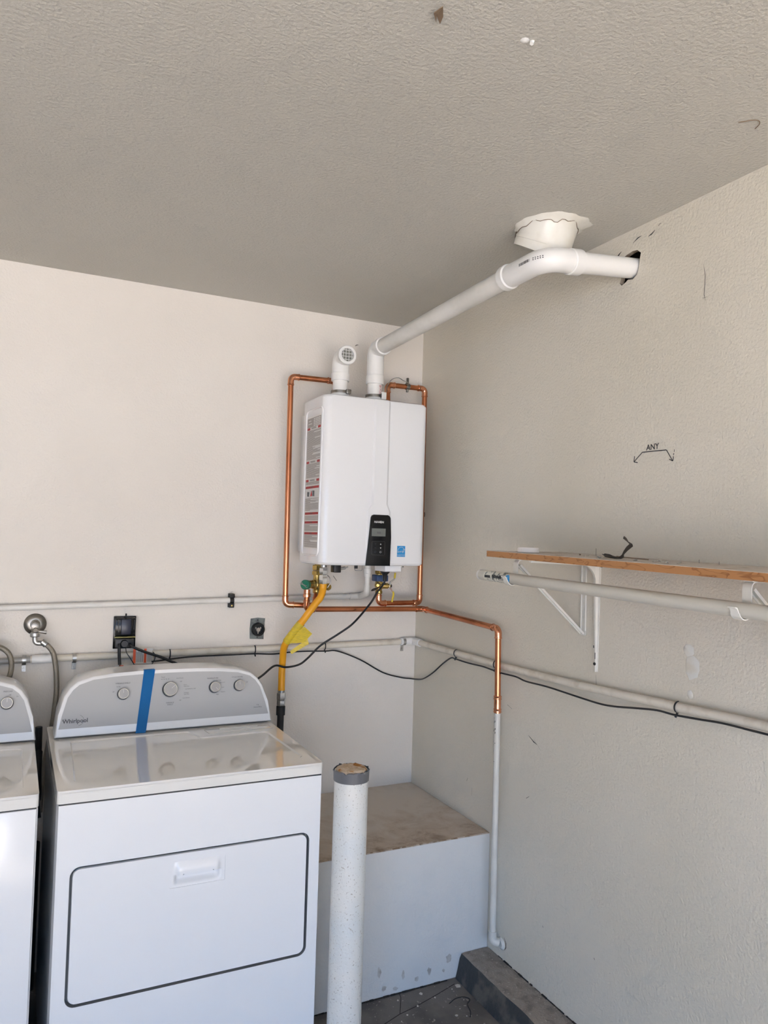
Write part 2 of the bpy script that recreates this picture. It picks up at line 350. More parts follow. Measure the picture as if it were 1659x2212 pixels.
obj('scratch', bm, 'ink', wr, label='dark chips and scratches in the paint', kind='stuff')
bm = B()
for cy, cz, ry, rz in ((-1.555, 1.274, .026, .034), (-1.542, 1.318, .020, .016), (-1.549, 1.200, .010, .012)):
    lathe(bm, (-.0004, cy, cz), (-1, 0, 0), [(0, .030), (.0012, .022), (.0013, 0)], 18)
    for v in bm.verts[-(18*2+1):]: v.co.y = cy+(v.co.y-cy)*ry/.03*random.uniform(.85, 1.15); v.co.z = cz+(v.co.z-cz)*rz/.03*random.uniform(.85, 1.15)
obj('spackle_patch', bm, 'spackle', wr, label='pale dabs of wall filler')

# concrete platform (drywall boxed), curb
bm = B(); box(bm, -.70, -.0005, -.63, -.001, .001, .505, bev=.003, seg=1)
for f in bm.faces: f.material_index = 1 if f.normal.z > .5 else 0
for v in list(bm.verts): pass
pf = obj('drywall_platform', bm, ['boxface', 'boxtop'], label='low boxed platform with a stained dusty top in the wall corner', cat='platform')
bm = B(); yf = -.6312
for cx, cz, w, h in ((-.45, .089, .016, .05), (-.355, .06, .016, .034), (-.30, .035, .02, .022), (-.25, .05, .022, .03), (-.17, .075, .026, .04), (-.43, .03, .03, .018), (-.385, .02, .03, .015), (-.19, .04, .014, .02)):
    pts = [(cx+w/2*math.cos(a)*random.uniform(.5, 1.1), yf, cz+h/2*math.sin(a)*random.uniform(.5, 1.1)) for a in [k*PI/5 for k in range(10)]]
    bm = B(); bm.faces.new([bm.verts.new(p) for p in pts]); obj('scuff_mark', bm, 'scuff', pf)
bm = B(); x = -.68
while x < -.09:   # broken plaster along the front top edge
    w = random.uniform(.008, .03); h = random.uniform(.0005, .0025)
    box(bm, x, x+w, -.6325-random.uniform(0, .001), -.6265, .5055-h, .5062); x += w+random.uniform(.002, .04)
obj('broken_edge', bm, 'stain', pf, label='brown ragged front edge', kind='stuff')
# curb
bm = B(); r = bmesh.ops.create_grid(bm, x_segments=8, y_segments=110, size=.5)
cur = []
for v in bm.verts:
    u = v.co.x+.5; t = v.co.y+.5; y = -.632-t*4.8
    j = (random.random()-.5)*.005
    if u < .30: x_, z_ = -.118-(.022*(1-u/.30))+j*.6, .001+.082*(u/.30)
    elif u < .42: x_, z_ = -.116+j*.5, .084+j*.5
    else: x_, z_ = -.116+.1155*(u-.42)/.58, .086+j*.35
    if u > .98: x_ = -.0008
    v.co = Vector((x_, y, z_))
for f in bm.faces:
    f.material_index = 0 if sum(v.co.z for v in f.verts)/4 > .0835 else 1
g = [e_ for e_ in bm.edges if e_.is_boundary]
cb = obj('concrete_curb', bm, ['curbtop', 'curbside'], label='rough low concrete curb along the foot of the right wall', cat='curb', ang=60)
bm = B(); y = -.70
while y > -3.5:
    l = random.uniform(.006, .03); w = random.uniform(.0, .0035); box(bm, -.0025-w, -.0007, y-l, y, .084, .0875+w*.8); y -= l+random.choice((0, .001, .012))
obj('gap_shadow_strip', bm, 'cavity', cb, label='dark ragged sliver where the wall lining stops above the curb', kind='stuff')

# ================================================================ water heater
wh = thing('water_heater', 'white tankless water heater hung on the back wall in the corner', 'water heater', (-.387, -.2, 1.487))
x0, x1, z0, z1 = -.607, -.1545, 1.487, 2.146; yf, yb = -.345, -.118
bm = B()
def cover_section(z):
    # band geometry across the front: raised central band
    pts = [(x0, yb)]
    r = .030
    for k in range(7): a = PI-0+k/6*PI/2; pts.append((x0+r+r*math.cos(a), yf+r+r*math.sin(a)))
    if z > 1.73: bl, br, t = -.394, -.331, 1
    elif z > 1.70: t = 1; f = (1.73-z)/.03; bl, br = -.394-.020*f, -.331+.012*f
    else: bl, br, t = -.416, -.318, 1
    pts += [(bl-.005, yf), (bl+.001, yf-.006*t), (br-.006, yf-.006*t), (br+.003, yf)]
    for k in range(7): a = 1.5*PI+k/6*PI/2; pts.append((x1-r+r*math.cos(a), yf+r+r*math.sin(a)))
    pts += [(x1, yb)]
    return pts
zs = [(z0, .010), (z0+.003, .004), (z0+.010, 0)]+[(z, 0) for z in (1.56, 1.69, 1.70, 1.715, 1.73, 1.76, 1.9, 2.05)]+[(z1-.012, 0), (z1-.004, .004), (z1, .012)]
rings = []
for z, ins in zs:
    ring = []
    for (a, b) in cover_section(z):
        cx = (x0+x1)/2; ring.append(bm.verts.new((a+(ins if a < cx-.15 else -ins if a > cx+.15 else 0), b+(ins if b < -.3 else 0), z)))
    rings.append(ring)
for A, C_ in zip(rings, rings[1:]):
    for i in range(len(A)): j = (i+1) % len(A); bm.faces.new((A[i], A[j], C_[j], C_[i]))
bm.faces.new(rings[0]); bm.faces.new(rings[-1])
obj('cover', bm, 'enamel', wh, ang=28)
obj('back_casing', box(B(), -.585, -.19, -.118, -.022, 1.53, 2.10, bev=.004), 'side', wh, label='narrower grey casing behind the cover')
for zb in (1.56, 2.04): obj('mounting_bracket', box(B(), -.56, -.21, -.022, -.0008, zb, zb+.04), 'zinc', wh)
# side panel: raised frame, label
bm = B(); fr = rrect(-.326, -.150, 1.522, 2.097, .022)
P = [(x0-.0005, a+(.0 if b > 1.8 else .006), b) for a, b in fr]; P.append(P[0])
tube(bm, P, .0038, 8, cap=False); obj('side_frame', bm, 'enamel', wh)
sb = obj('side_label', prism(B(), [(x0-.0012, -.313, 1.548), (x0-.0012, -.163, 1.548), (x0-.0012, -.163, 2.070), (x0-.0012, -.313, 2.070)], (.001, 0, 0)), 'paper', wh, label='tall white instruction label')
bars = [(2.022, 1, .3), (1.888, 1, .3), (1.815, 1, .3), (1.788, 0, 0), (1.685, 0, 0), (1.650, 0, 0), (1.607, 0, 0)]
xs_ = x0-.0020
bm = B(); z = 2.065
box(bm, xs_, xs_+.0006, -.311, -.166, 2.028, 2.064)      # grey table block
z = 2.016
while z > 1.553:
    z -= .0038
    if any(abs(z-b[0]) < .008 for b in bars) or 1.745 < z < 1.780: continue
    ra = -.311 if random.random() < .7 else random.uniform(-.29, -.22)
    box(bm, xs_, xs_+.0006, ra, -.167, z, z+.0024)
o = obj('text_line', bm, 'textgrey', sb, kind='stuff', label='rows of fine grey print')
bm = B()
for i in range(5):
    for j in range(4): box(bm, xs_-.0006, xs_, -.305+j*.019, -.293+j*.019, 2.030+i*.0065, 2.034+i*.0065)
box(bm, xs_-.0006, xs_, -.215, -.175, 2.040, 2.043); box(bm, xs_-.0006, xs_, -.205, -.180, 2.052, 2.055)
obj('table_print', bm, 'paper', sb, kind='stuff')
for zc, split, _ in bars:
    bm = B()
    if split: obj('warning_bar', box(B(), xs_-.0002, xs_+.0006, -.311, -.283, zc-.0045, zc+.0045), 'red', sb); box(bm, xs_-.0002, xs_+.0006, -.195, -.167, zc-.0045, zc+.0045)
    else: box(bm, xs_-.0002, xs_+.0006, -.311, -.167, zc-.0045, zc+.0045)
    obj('warning_bar', bm, 'red', sb)
bm = B()
for zc, split, _ in bars:
    text(bm, 'WARNING' if split else 'DANGER', .011 if split else .007, (xs_-.0004, -.239, zc), (0, -1, 0), (0, 0, 1), bold=.0002)
obj('lettering', bm, 'grey_print', sb)
bm = B(); 
tube(bm, [(xs_, -.262, 1.752), (xs_, -.262, 1.774)], .007, 8, flat=.2); obj('pictogram', bm, 'grey_print', sb); bm = B(); tube(bm, [(xs_, -.205, 1.752), (xs_, -.205, 1.770)], .007, 8, flat=.2)
obj('pictogram', bm, 'grey_print', sb)
bm = B(); prism(bm, [(xs_-.001, -.243, 1.753), (xs_-.001, -.222, 1.753), (xs_-.001, -.233, 1.775)], (.0006, 0, 0)); obj('pictogram', bm, 'red', sb, label='small red warning triangle')
# control panel
yp = -.3575
po_ = [(-.421, 1.4875), (-.316, 1.4875), (-.3155, 1.60), (-.3185, 1.675), (-.3225, 1.683), (-.331, 1.6875), (-.393, 1.6875), (-.4005, 1.684), (-.4045, 1.676), (-.411, 1.60)]
cp = obj('control_panel', prism(B(), [(a, yp, b) for a, b in po_], (0, .010, 0), bev=.0022), 'black', wh, label='glossy black control panel with tapered top')
obj('screen', box(B(), -.401, -.3405, yp-.0012, yp+.0005, 1.603, 1.634, bev=.0006, seg=1), 'screen', cp)
bm = B(); text(bm, '888', .012, (-.370, yp-.0014, 1.6165), (1, 0, 0), (0, 0, 1)); obj('screen_digits', bm, 'grey_print', cp)
bm = B(); text(bm, 'NAVIEN', .0118, (-.3705, yp-.0003, 1.6585), (1, 0, 0), (0, 0, 1), bold=.0003); obj('lettering', bm, 'white_print', cp)
bm = B(); K = rrect(-.398, -.342, 1.53, 1.583, .003, 3); tube(bm, [(a, yp-.0002, b) for a, b in K+[K[0]]], .0006, 4, cap=False); obj('keypad_outline', bm, 'grey_print', cp)
for i, zc in enumerate((1.5725, 1.5575, 1.5415)):
    for j, xc in enumerate((-.3835, -.3605)):
        bm = B()
        if (i, j) == (0, 1): prism(bm, [(xc-.003, yp-.001, zc-.002), (xc+.003, yp-.001, zc-.002), (xc, yp-.001, zc+.003)], (0, .0008, 0))
        elif (i, j) == (1, 1): prism(bm, [(xc-.003, yp-.001, zc+.002), (xc, yp-.001, zc-.003), (xc+.003, yp-.001, zc+.002)], (0, .0008, 0))
        elif (i, j) == (0, 0): text(bm, 'M', .007, (xc, yp-.0005, zc), (1, 0, 0), (0, 0, 1))
        elif (i, j) == (1, 0): tube(bm, [(xc-.003, yp-.0006, zc), (xc+.002, yp-.0006, zc+.001), (xc+.003, yp-.0006, zc-.002)], .0006, 4)
        else: tube(bm, [(xc+.0034*math.cos(a*PI/5), yp-.0006, zc+.0034*math.sin(a*PI/5)) for a in range(11)], .0007, 4, cap=False)
        obj('button_mark', bm, 'white_print' if j else 'grey_print', cp)
# rating sticker
ye = -.3462
st = obj('rating_sticker', box(B(), -.2815, -.2455, ye, ye+.0008, 1.524, 1.5675), 'blue', wh, label='blue square sticker with a white arc and star')
bm = B()
tube(bm, [(-.2635+.0155*math.cos(a), ye-.0003, 1.545+.0175*math.sin(a)) for a in [.35+k*(PI-.4)/14 for k in range(15)]], .0007, 4)
text(bm, 'energy', .0115, (-.265, ye, 1.5455), (1, .0, .12), (0, 0, 1)); text(bm, '*', .02, (-.2515, ye, 1.547), (1, 0, 0), (0, 0, 1), bold=.0004)
box(bm, -.2815, -.2455, ye-.0004, ye, 1.5325, 1.5332)
text(bm, 'ENERGY STAR', .0052, (-.2635, ye, 1.5282), (1, 0, 0), (0, 0, 1)); obj('lettering', bm, 'white_print', st)
bm = B(); b0 = [(-.2823, -.2447, 1.5232, 1.5683)]
for (a, b, c, d) in b0: box(bm, a, b, ye+.0003, ye+.001, c, d)
obj('sticker_border', bm, 'paper', st)
# underside fittings
bm = B(); box(bm, -.310, -.236, -.30, -.20, 1.462, 1.4885, bev=.003); obj('junction_box', bm, 'enamel', wh)
bm = B(); lathe(bm, (-.285, -.25, 1.4625), (0, 0, -1), [(0, .020), (.004, .020), (.016, .010), (.040, .008)], 20); obj('cable_gland', bm, 'rubber', wh)
for nm, xc, yc, ml in (('water_port', -.541, -.15, 'brass'), ('gas_port', -.540, -.215, 'zinc'), ('water_port', -.262, -.15, 'brass')):
    bm = B(); lathe(bm, (xc, yc, 1.4885), (0, 0, -1), [(0, .012), (.014, .012)], 18); obj(nm, bm, ml, wh)
bm = B(); box(bm, -.513, -.483, -.26, -.22, 1.455, 1.4885, bev=.003); obj('electric_plug', bm, 'rubber', wh)
bm = B(); tube(bm, [(-.488, -.25, 1.47), (-.462, -.25, 1.474)], .006, 10); tube(bm, [(-.462, -.25, 1.474), (-.450, -.25, 1.478)], .003, 8); obj('drain_screw', bm, 'zinc', wh)
bm = B(); tube(bm, fillet([(-.425, -.26, 1.4885), (-.425, -.26, 1.464), (-.392, -.26, 1.464), (-.392, -.26, 1.4885)], .006), .0015, 6); obj('filter_latch', bm, 'zinc', wh)
bm = B(); box(bm, -.426, -.414, -.265, -.255, 1.472, 1.4885, bev=.001); obj('latch_pad', bm, 'rubber', wh)
bm = B(); lathe(bm, (-.215, -.26, 1.4885), (0, 0, -1), [(0, .010), (.009, .009), (.011, .0)], 14); obj('bottom_screw', bm, 'nickel', wh)
for xc in (-.487, -.333):
    bm = B(); lathe(bm, (xc, -.2, 2.145), (0, 0, 1), [(0, .042), (.012, .042), (.012, .036), (.04, .036)], 28); obj('vent_socket', bm, 'pvc', wh)
    bm = B(); lathe(bm, (xc, -.2, 2.176), (0, 0, 1), [(0, .0362), (0, .0378), (.011, .0378), (.011, .0362)], 28); box(bm, xc+.010, xc+.03, -.247, -.234, 2.172, 2.19, bev=.002); obj('hose_clamp', bm, 'nickel', wh, label='dark steel band clamp')
bm = B(); box(bm, -.322, -.300, -.248, -.236, 2.166, 2.196, bev=.002); obj('vent_label', bm, 'pvc', wh)
bm = B(); lathe(bm, (-.205, -.2, 2.145), (0, 0, 1), [(0, .010), (.004, .010), (.008, .006), (.008, 0)], 12); obj('top_screw', bm, 'nickel', wh)

# intake pipe
it = thing('intake_pipe', 'short white plastic elbow pipe with a round screened mouth on top of the water heater', 'pipe', (-.488, -.2, 2.188))
X = -.488
bm = B(); tube(bm, [(X, -.2, 2.1865), (X, -.2, 2.26)], .0302, 28); obj('pipe', bm, 'pvc', it)
bm = B(); path = fillet([(X, -.2, 2.232), (X, -.2, 2.322), (X, -.262, 2.322)], .045, 10); n_ = len(path)
tube(bm, path, .0350, 28); lathe(bm, (X, -.2, 2.228), (0, 0, 1), [(0, .0365), (.006, .0375), (.028, .0375), (.032, .0355)], 28); obj('elbow', bm, 'pvc', it)
bm = B(); lathe(bm, (X, -.250, 2.322), (0, -1, 0), [(0, .036), (.004, .0385), (.018, .0385), (.021, .036), (.021, .0265), (.010, .0265), (.010, 0)], 32); obj('mouth_rim', bm, 'pvc', it)
bm = B(); lathe(bm, (X, -.2615, 2.322), (0, -1, 0), [(0, .026), (.001, .026)], 28); obj('mouth_inside', bm, 'mesh', it)
bm = B()
for k in (-1.5, -.5, .5, 1.5):
    d = k*.0125; h = math.sqrt(.0268**2-d*d)
    box(bm, X+d-.0008, X+d+.0008, -.2685, -.2665, 2.322-h, 2.322+h); box(bm, X-h, X+h, -.2690, -.2670, 2.322+d-.0008, 2.322+d+.0008)
obj('mouth_screen', bm, 'pvc', it)
# exhaust vent
ev = thing('vent_pipe', 'long white plastic exhaust pipe from the water heater to the right wall', 'pipe', (-.333, -.2, 2.188))
X = -.333; ZT = 2.378
bm = B(); tube(bm, [(X, -.2, 2.1865), (X, -.2, 2.30)], .0302, 28); obj('riser', bm, 'pvc', ev)
bm = B(); path = fillet([(X, -.2, 2.235), (X, -.2, ZT), (X+.002, -.262, ZT+.002)], .045, 10)
tube(bm, path, .0350, 28); lathe(bm, (X, -.2, 2.232), (0, 0, 1), [(0, .0365), (.006, .0372), (.034, .0372), (.038, .0352)], 28)
lathe(bm, (X+.001, -.245, ZT+.001), (.01, -1, .03), [(0, .0355), (.004, .0372), (.028, .0372), (.030, .035)], 28); obj('elbow', bm, 'pvc', ev)
bm = B(); text(bm, 'SCH 40', .012, (X+.012, -.2305, 2.208), (0, 0, 1), (-1, .35, 0), depth=.0015); obj('lettering', bm, 'red', ev)
A_ = Vector((X, -.24, ZT)); Bv = Vector((-.334, -1.185, 2.401)); Cv = Vector((-.292, -1.318, 2.402)); Dv = Vector((.045, -1.297, 2.4455))
bm = B(); tube(bm, [A_, A_.lerp(Bv, .995)], .0302, 32); obj('long_run', bm, 'pvcd', ev, label='long dusty straight length')
bm = B(); d1 = (Bv-A_).normalized(); d2 = (Dv-Cv).normalized()
path = fillet([Bv-d1*.055, Vector((-.334, -1.319, 2.400)), Cv+d2*.075], .085, 14); tube(bm, path, .0345, 32)
lathe(bm, Bv-d1*.062, d1, [(0, .0355), (.002, .0385), (.026, .0385), (.030, .0350)], 32)
lathe(bm, Cv+d2*.042, d2, [(0, .0350), (.003, .0372), (.038, .0372), (.040, .0345)], 32); obj('elbow', bm, 'pvc', ev)
bm = B(); tube(bm, [Cv+d2*.06, Dv], .0302, 32); obj('wall_run', bm, 'pvc', ev)
# barcode wrapped on the elbow, facing the room
P0 = Vector((-.3322, -1.196, 2.433)); ua = Vector((.12, -.98, .06)).normalized(); cn = Vector((-.92, -.16, -.30)).normalized(); ua = (ua-cn*ua.dot(cn)).normalized(); va = ua.cross(-cn).normalized()
if va.z < 0: va = -va

# ================================================================ copper plumbing
def coll(bm, p, d, L=.022, r=.0131):
    lathe(bm, Vector(p)-Vector(d).normalized()*L/2, d, [(0, r-.0008), (.001, r+.0006), (.003, r+.0006), (.0045, r-.0002), (L-.0045, r-.0002), (L-.003, r+.0006), (L-.001, r+.0006), (L, r-.0008)], 20)
def pipe_thing(root, pts, rad, pm, fm, bend=.022, ends=(0, 0)):
    """straight lengths are parts named pipe, corners are parts named elbow"""
    pts = [Vector(p) for p in pts]; n = len(pts); cl = .030
    for i in range(n-1):
        a, b = pts[i], pts[i+1]; d = (b-a).normalized()
        s = a+d*(.018 if i > 0 else 0); t = b-d*(.018 if i < n-2 else 0)
        bm = B(); tube(bm, [s, t], rad, 20); obj('pipe', bm, pm, root)
    for i in range(1, n-1):
        a, b, c = pts[i-1], pts[i], pts[i+1]; u = (a-b).normalized(); v = (c-b).normalized()
        bm = B(); tube(bm, fillet([b+u*.036, b, b+v*.036], bend, 8), rad+.0016, 20)
        for w in (u, v): lathe(bm, b+w*.030, w, [(0, rad+.0014), (.0015, rad+.0030), (.0045, rad+.0030), (.0065, rad+.0014)], 20)
        obj('elbow', bm, fm, root)
RC = .0112
cl_ = thing('copper_pipe', 'copper pipe loop down the left side of the water heater', 'pipe', (-.60, -.12, 1.30))
pipe_thing(cl_, [(-.475, -.12, 2.150), (-.475, -.12, 2.243), (-.666, -.105, 2.243), (-.658, -.105, 1.3175), (-.541, -.13, 1.3135), (-.541, -.15, 1.372)], RC, 'copper', 'copper2')
cr_ = thing('copper_pipe', 'copper pipe loop squeezed between the water heater and the right wall', 'pipe', (-.15, -.11, 1.32))
pipe_thing(cr_, [(-.235, -.13, 2.150), (-.235, -.12, 2.257), (-.046, -.11, 2.262), (-.046, -.115, 1.3185), (-.262, -.15, 1.322), (-.262, -.15, 1.366)], RC, 'copper', 'copper2')
bm = B(); lathe(bm, (-.145, -.118, 2.26), (1, 0, 0), [(0, .0118), (0, .0145), (.016, .0145), (.016, .0118)], 18); box(bm, -.141, -.133, -.124, -.112, 2.236, 2.298, bev=.001)
obj('pipe_clamp', bm, 'nickel', cr_, label='dark clamp with a bolt')
bm = B(); tube(bm, spline([(-.14, -.13, 2.275), (-.17, -.14, 2.280), (-.20, -.15, 2.286), (-.235, -.16, 2.272), (-.262, -.17, 2.236), (-.268, -.175, 2.205)]), .0016, 8); obj('sensor_wire', bm, 'zinc', cr_)
bm = B(); lathe(bm, (-.0006, -.054, 1.709), (-1, 0, 0), [(0, .008), (.012, .008), (.012, 0)], 10); box(bm, -.016, -.0006, -.062, -.046, 1.698, 1.718, bev=.001); obj('wall_clip', bm, 'iron', cr_, label='small black wall clip')
cm_ = thing('copper_pipe', 'long copper pipe under the water heater that turns and drops down the right wall', 'pipe', (-.05, -.72, .9))
pipe_thing(cm_, [(-.592, -.175, 1.352), (-.592, -.17, 1.304), (-.05, -.155, 1.296), (-.05, -.722, 1.2785), (-.05, -.729, .985)], RC, 'copper', 'copper2')
bm = B(); tube(bm, [(-.05, -.7285, .975), (-.05, -.7275, 1.035)], .0128, 20); coll(bm, (-.05, -.7275, 1.030), (0, 0, 1), .014, .0142); coll(bm, (-.05, -.7285, .984), (0, 0, 1), .014, .0142); obj('coupling', bm, 'copper2', cm_)
bm = B(); tube(bm, [(-.05, -.729, .99), (-.032, -.706, .160)], .0112, 20); tube(bm, fillet([(-.0327, -.7065, .185), (-.032, -.706, .150), (-.012, -.713, .142)], .018), .0145, 18); lathe(bm, (-.0012, -.718, .139), (-1, 0, 0), [(0, .022), (.004, .019), (.008, .014)], 16)
obj('painted_pipe', bm, 'paintedcu', cm_, label='old length painted the colour of the wall')
bm = B()
for i in range(16):
    z = random.choice([random.uniform(.90, .98), random.uniform(.78, .98)]); a = random.uniform(2.6, 3.6); t = z
    cx, cy = -.05+(.985-z)*.0217+.0113*math.cos(a), -.7295+(.985-z)*.0277+.0113*math.sin(a)
    w = random.uniform(.0015, .004); h = random.uniform(.003, .012)
    tg = Vector((-math.sin(a), math.cos(a), 0)); c = Vector((cx, cy, z))+Vector((math.cos(a), math.sin(a), 0))*.0003
    bm.faces.new([bm.verts.new(c+tg*s*w/2+Vector((0, 0, k*h/2))) for s, k in ((-1, -.6), (.8, -1), (1, .7), (-.4, 1))])
obj('paint_chip', bm, 'iron', cm_, kind='stuff', label='bare dark spots where the paint has flaked')

# relief valve (left)
rv = thing('relief_valve', 'brass valve body with a green end cap at the lower left of the water heater', 'valve', (-.541, -.15, 1.37))
def hexnut(bm, p, d, L, r): lathe(bm, p, d, [(0, r*.9), (L*.12, r), (L*.88, r), (L, r*.9)], 6)
bm = B(); hexnut(bm, (-.541, -.15, 1.458), (0, 0, 1), .022, .0215); obj('nut', bm, 'brass', rv)
bm = B(); hexnut(bm, (-.541, -.15, 1.440), (0, 0, 1), .016, .0225); obj('nut', bm, 'brass', rv)
bm = B(); lathe(bm, (-.541, -.15, 1.366), (0, 0, 1), [(0, .0145), (.004, .0168), (.012, .0168), (.016, .0150), (.026, .0215), (.046, .0215), (.054, .0160), (.078, .0160)], 22)
lathe(bm, (-.541, -.15, 1.402), (1, 0, 0), [(0, .018), (.022, .017), (.026, .014), (.030, 0)], 18); obj('body', bm, 'brass', rv)
bm = B(); lathe(bm, (-.541, -.152, 1.402), (-1, -.22, 0), [(.012, .0185), (.022, .0185), (.024, .0160), (.046, .0160), (.048, .0185), (.060, .0185)], 20); obj('side_outlet', bm, 'brass', rv)
bm = B(); lathe(bm, (-.592, -.175, 1.353), (0, 0, 1), [(0, .0155), (.012, .0155), (.014, .013), (.030, .013)], 20); obj('outlet_nut', bm, 'copper2', rv, label='tarnished outlet fitting')
bm = B(); lathe(bm, (-.594, -.176, 1.402), (-.75, -.66, .05), [(0, .019), (.018, .0195), (.021, .017), (.021, 0)], 22); obj('cap', bm, 'green', rv, label='green cap')
bm = B(); cpn = Vector((-.594, -.176, 1.402))+Vector((-.75, -.66, .05)).normalized()*.024; sd = Vector((.66, -.75, 0)).normalized()
tube(bm, [cpn-sd*.018+Vector((0, 0, .004)), cpn+sd*.012+Vector((0, 0, -.004))], .0018, 6); tube(bm, [cpn-sd*.012+Vector((0, 0, .010)), cpn-sd*.004, cpn+sd*.014+Vector((0, 0, -.012))], .0014, 6); obj('test_lever', bm, 'zinc', rv)
bm = B(); lathe(bm, (-.500, -.16, 1.392), (.3, -.9, 0), [(-.012, .013), (.006, .015), (.012, .012), (.012, 0)], 16); obj('stem', bm, 'brass', rv)
bm = B(); tube(bm, spline([(-.505, -.175, 1.39), (-.495, -.178, 1.41), (-.497, -.176, 1.43), (-.505, -.17, 1.44)]), .0018, 6); tube(bm, [(-.480, -.172, 1.438), (-.465, -.172, 1.418)], .0014, 6); obj('tag_wire', bm, 'nickel', rv)
# cold valve (right)
cv = thing('isolation_valve', 'brass valve with a blue collar and lever handles under the water heater', 'valve', (-.262, -.15, 1.36))
bm = B(); hexnut(bm, (-.262, -.15, 1.446), (0, 0, 1), .022, .0195); obj('nut', bm, 'brass', cv)
bm = B(); lathe(bm, (-.262, -.15, 1.362), (0, 0, 1), [(0, .0135), (.004, .0150), (.012, .0150), (.014, .0125), (.030, .0165), (.048, .0165), (.058, .013), (.09, .013)], 22)
lathe(bm, (-.262, -.155, 1.396), (1, -.2, 0), [(0, .013), (.036, .012), (.038, .009), (.046, .009)], 16); obj('body', bm, 'brass', cv)
bm = B(); box(bm, -.286, -.232, -.178, -.125, 1.415, 1.442, bev=.004); obj('blue_collar', bm, 'bluegrey', cv, label='blue collar')
bm = B(); lathe(bm, (-.279, -.17, 1.400), (-.35, -.93, 0), [(0, .012), (.010, .013), (.014, .011), (.020, .006), (.020, 0)], 18); obj('service_port', bm, 'brass', cv)
bm = B(); tube(bm, spline([(-.285, -.19, 1.392), (-.30, -.195, 1.383), (-.318, -.195, 1.379), (-.308, -.195, 1.386), (-.29, -.19, 1.388)]), .0028, 6, flat=.5); obj('lever_handle', bm, 'iron', cv, label='dark lever')
bm = B(); tube(bm, fillet([(-.197, -.168, 1.447), (-.199, -.168, 1.425), (-.218, -.17, 1.413), (-.222, -.17, 1.392), (-.209, -.168, 1.377), (-.201, -.168, 1.37)], .006), .0036, 8, flat=.6); obj('handle', bm, 'chrome', cv, label='bare steel middle of the bow handle')
bm = B(); tube(bm, fillet([(-.204, -.168, 1.373), (-.201, -.168, 1.362), (-.208, -.168, 1.328)], .006), .0044, 8, flat=.6); obj('handle_grip', bm, 'ytag', cv, label='yellow dipped end'); bm = B(); tube(bm, [(-.196, -.168, 1.452), (-.198, -.168, 1.428)], .0044, 8, flat=.6); obj('handle_grip', bm, 'ytag', cv, label='yellow dipped end')
bm = B(); lathe(bm, (-.219, -.166, 1.396), (1, -.1, 0), [(0, .006), (.008, .006), (.008, 0)], 6); obj('handle_nut', bm, 'iron', cv)

# yellow gas hose
gh = thing('gas_hose', 'bright yellow flexible gas hose bending down from the water heater to a black pipe', 'hose', (-.659, -.1, .84))
bm = B(); path = spline([(-.540, -.215, 1.408), (-.541, -.216, 1.385), (-.553, -.226, 1.357), (-.570, -.226, 1.336), (-.598, -.225, 1.300), (-.618, -.215, 1.267), (-.640, -.195, 1.229), (-.662, -.163, 1.182), (-.667, -.135, 1.148), (-.662, -.11, 1.105), (-.6605, -.1, 1.04), (-.660, -.1, .972)], 8)
tube(bm, path, .0140, 20); obj('hose', bm, 'yellow', gh)
bm = B(); hexnut(bm, (-.540, -.215, 1.446), (0, 0, 1), .026, .0175); obj('nut', bm, 'chrome', gh)
bm = B(); hexnut(bm, (-.540, -.215, 1.408), (0, 0, 1), .036, .0172); obj('nut', bm, 'chrome', gh)
bm = B(); hexnut(bm, (-.660, -.1, .935), (0, 0, 1), .030, .0185); lathe(bm, (-.660, -.1, .958), (0, 0, 1), [(0, .0145), (.016, .0145)], 18); obj('nut', bm, 'zinc', gh)
bm = B(); hexnut(bm, (-.660, -.1, .912), (0, 0, 1), .024, .0175); obj('nut', bm, 'zinc', gh)
def card(bm, pts, th):
    a, b, c = Vector(pts[0]), Vector(pts[1]), Vector(pts[2]); n = (b-a).cross(c-a).normalized()*th; prism(bm, pts, n)
bm = B(); tube(bm, [(-.625, -.208, 1.254), (-.640, -.195, 1.229), (-.660, -.166, 1.186), (-.664, -.157, 1.176)], .0162, 18, cap=False); obj('wrap_label', bm, 'ytag', gh, label='yellow printed wrap label')
bm = B(); card(bm, [(-.634, -.213, 1.227), (-.616, -.223, 1.241), (-.584, -.226, 1.213), (-.610, -.208, 1.177), (-.658, -.175, 1.171)], .0008); obj('tag', bm, 'ytag', gh, label='folded yellow tag')
bm = B(); card(bm, [(-.598, -.213, 1.192), (-.592, -.215, 1.172), (-.652, -.185, 1.130), (-.658, -.183, 1.142)], .0008); obj('tag', bm, 'ytag', gh, label='narrow hanging yellow tag')
gp = obj('gas_pipe', lathe(B(), (-.660, -.1, .5055), (0, 0, 1), [(0, .0135), (.37, .0135), (.37, .0175), (.405, .0175), (.405, .013), (.41, .013)], 20), 'iron', label='black iron gas pipe rising behind the dryer to the yellow hose', cat='pipe')

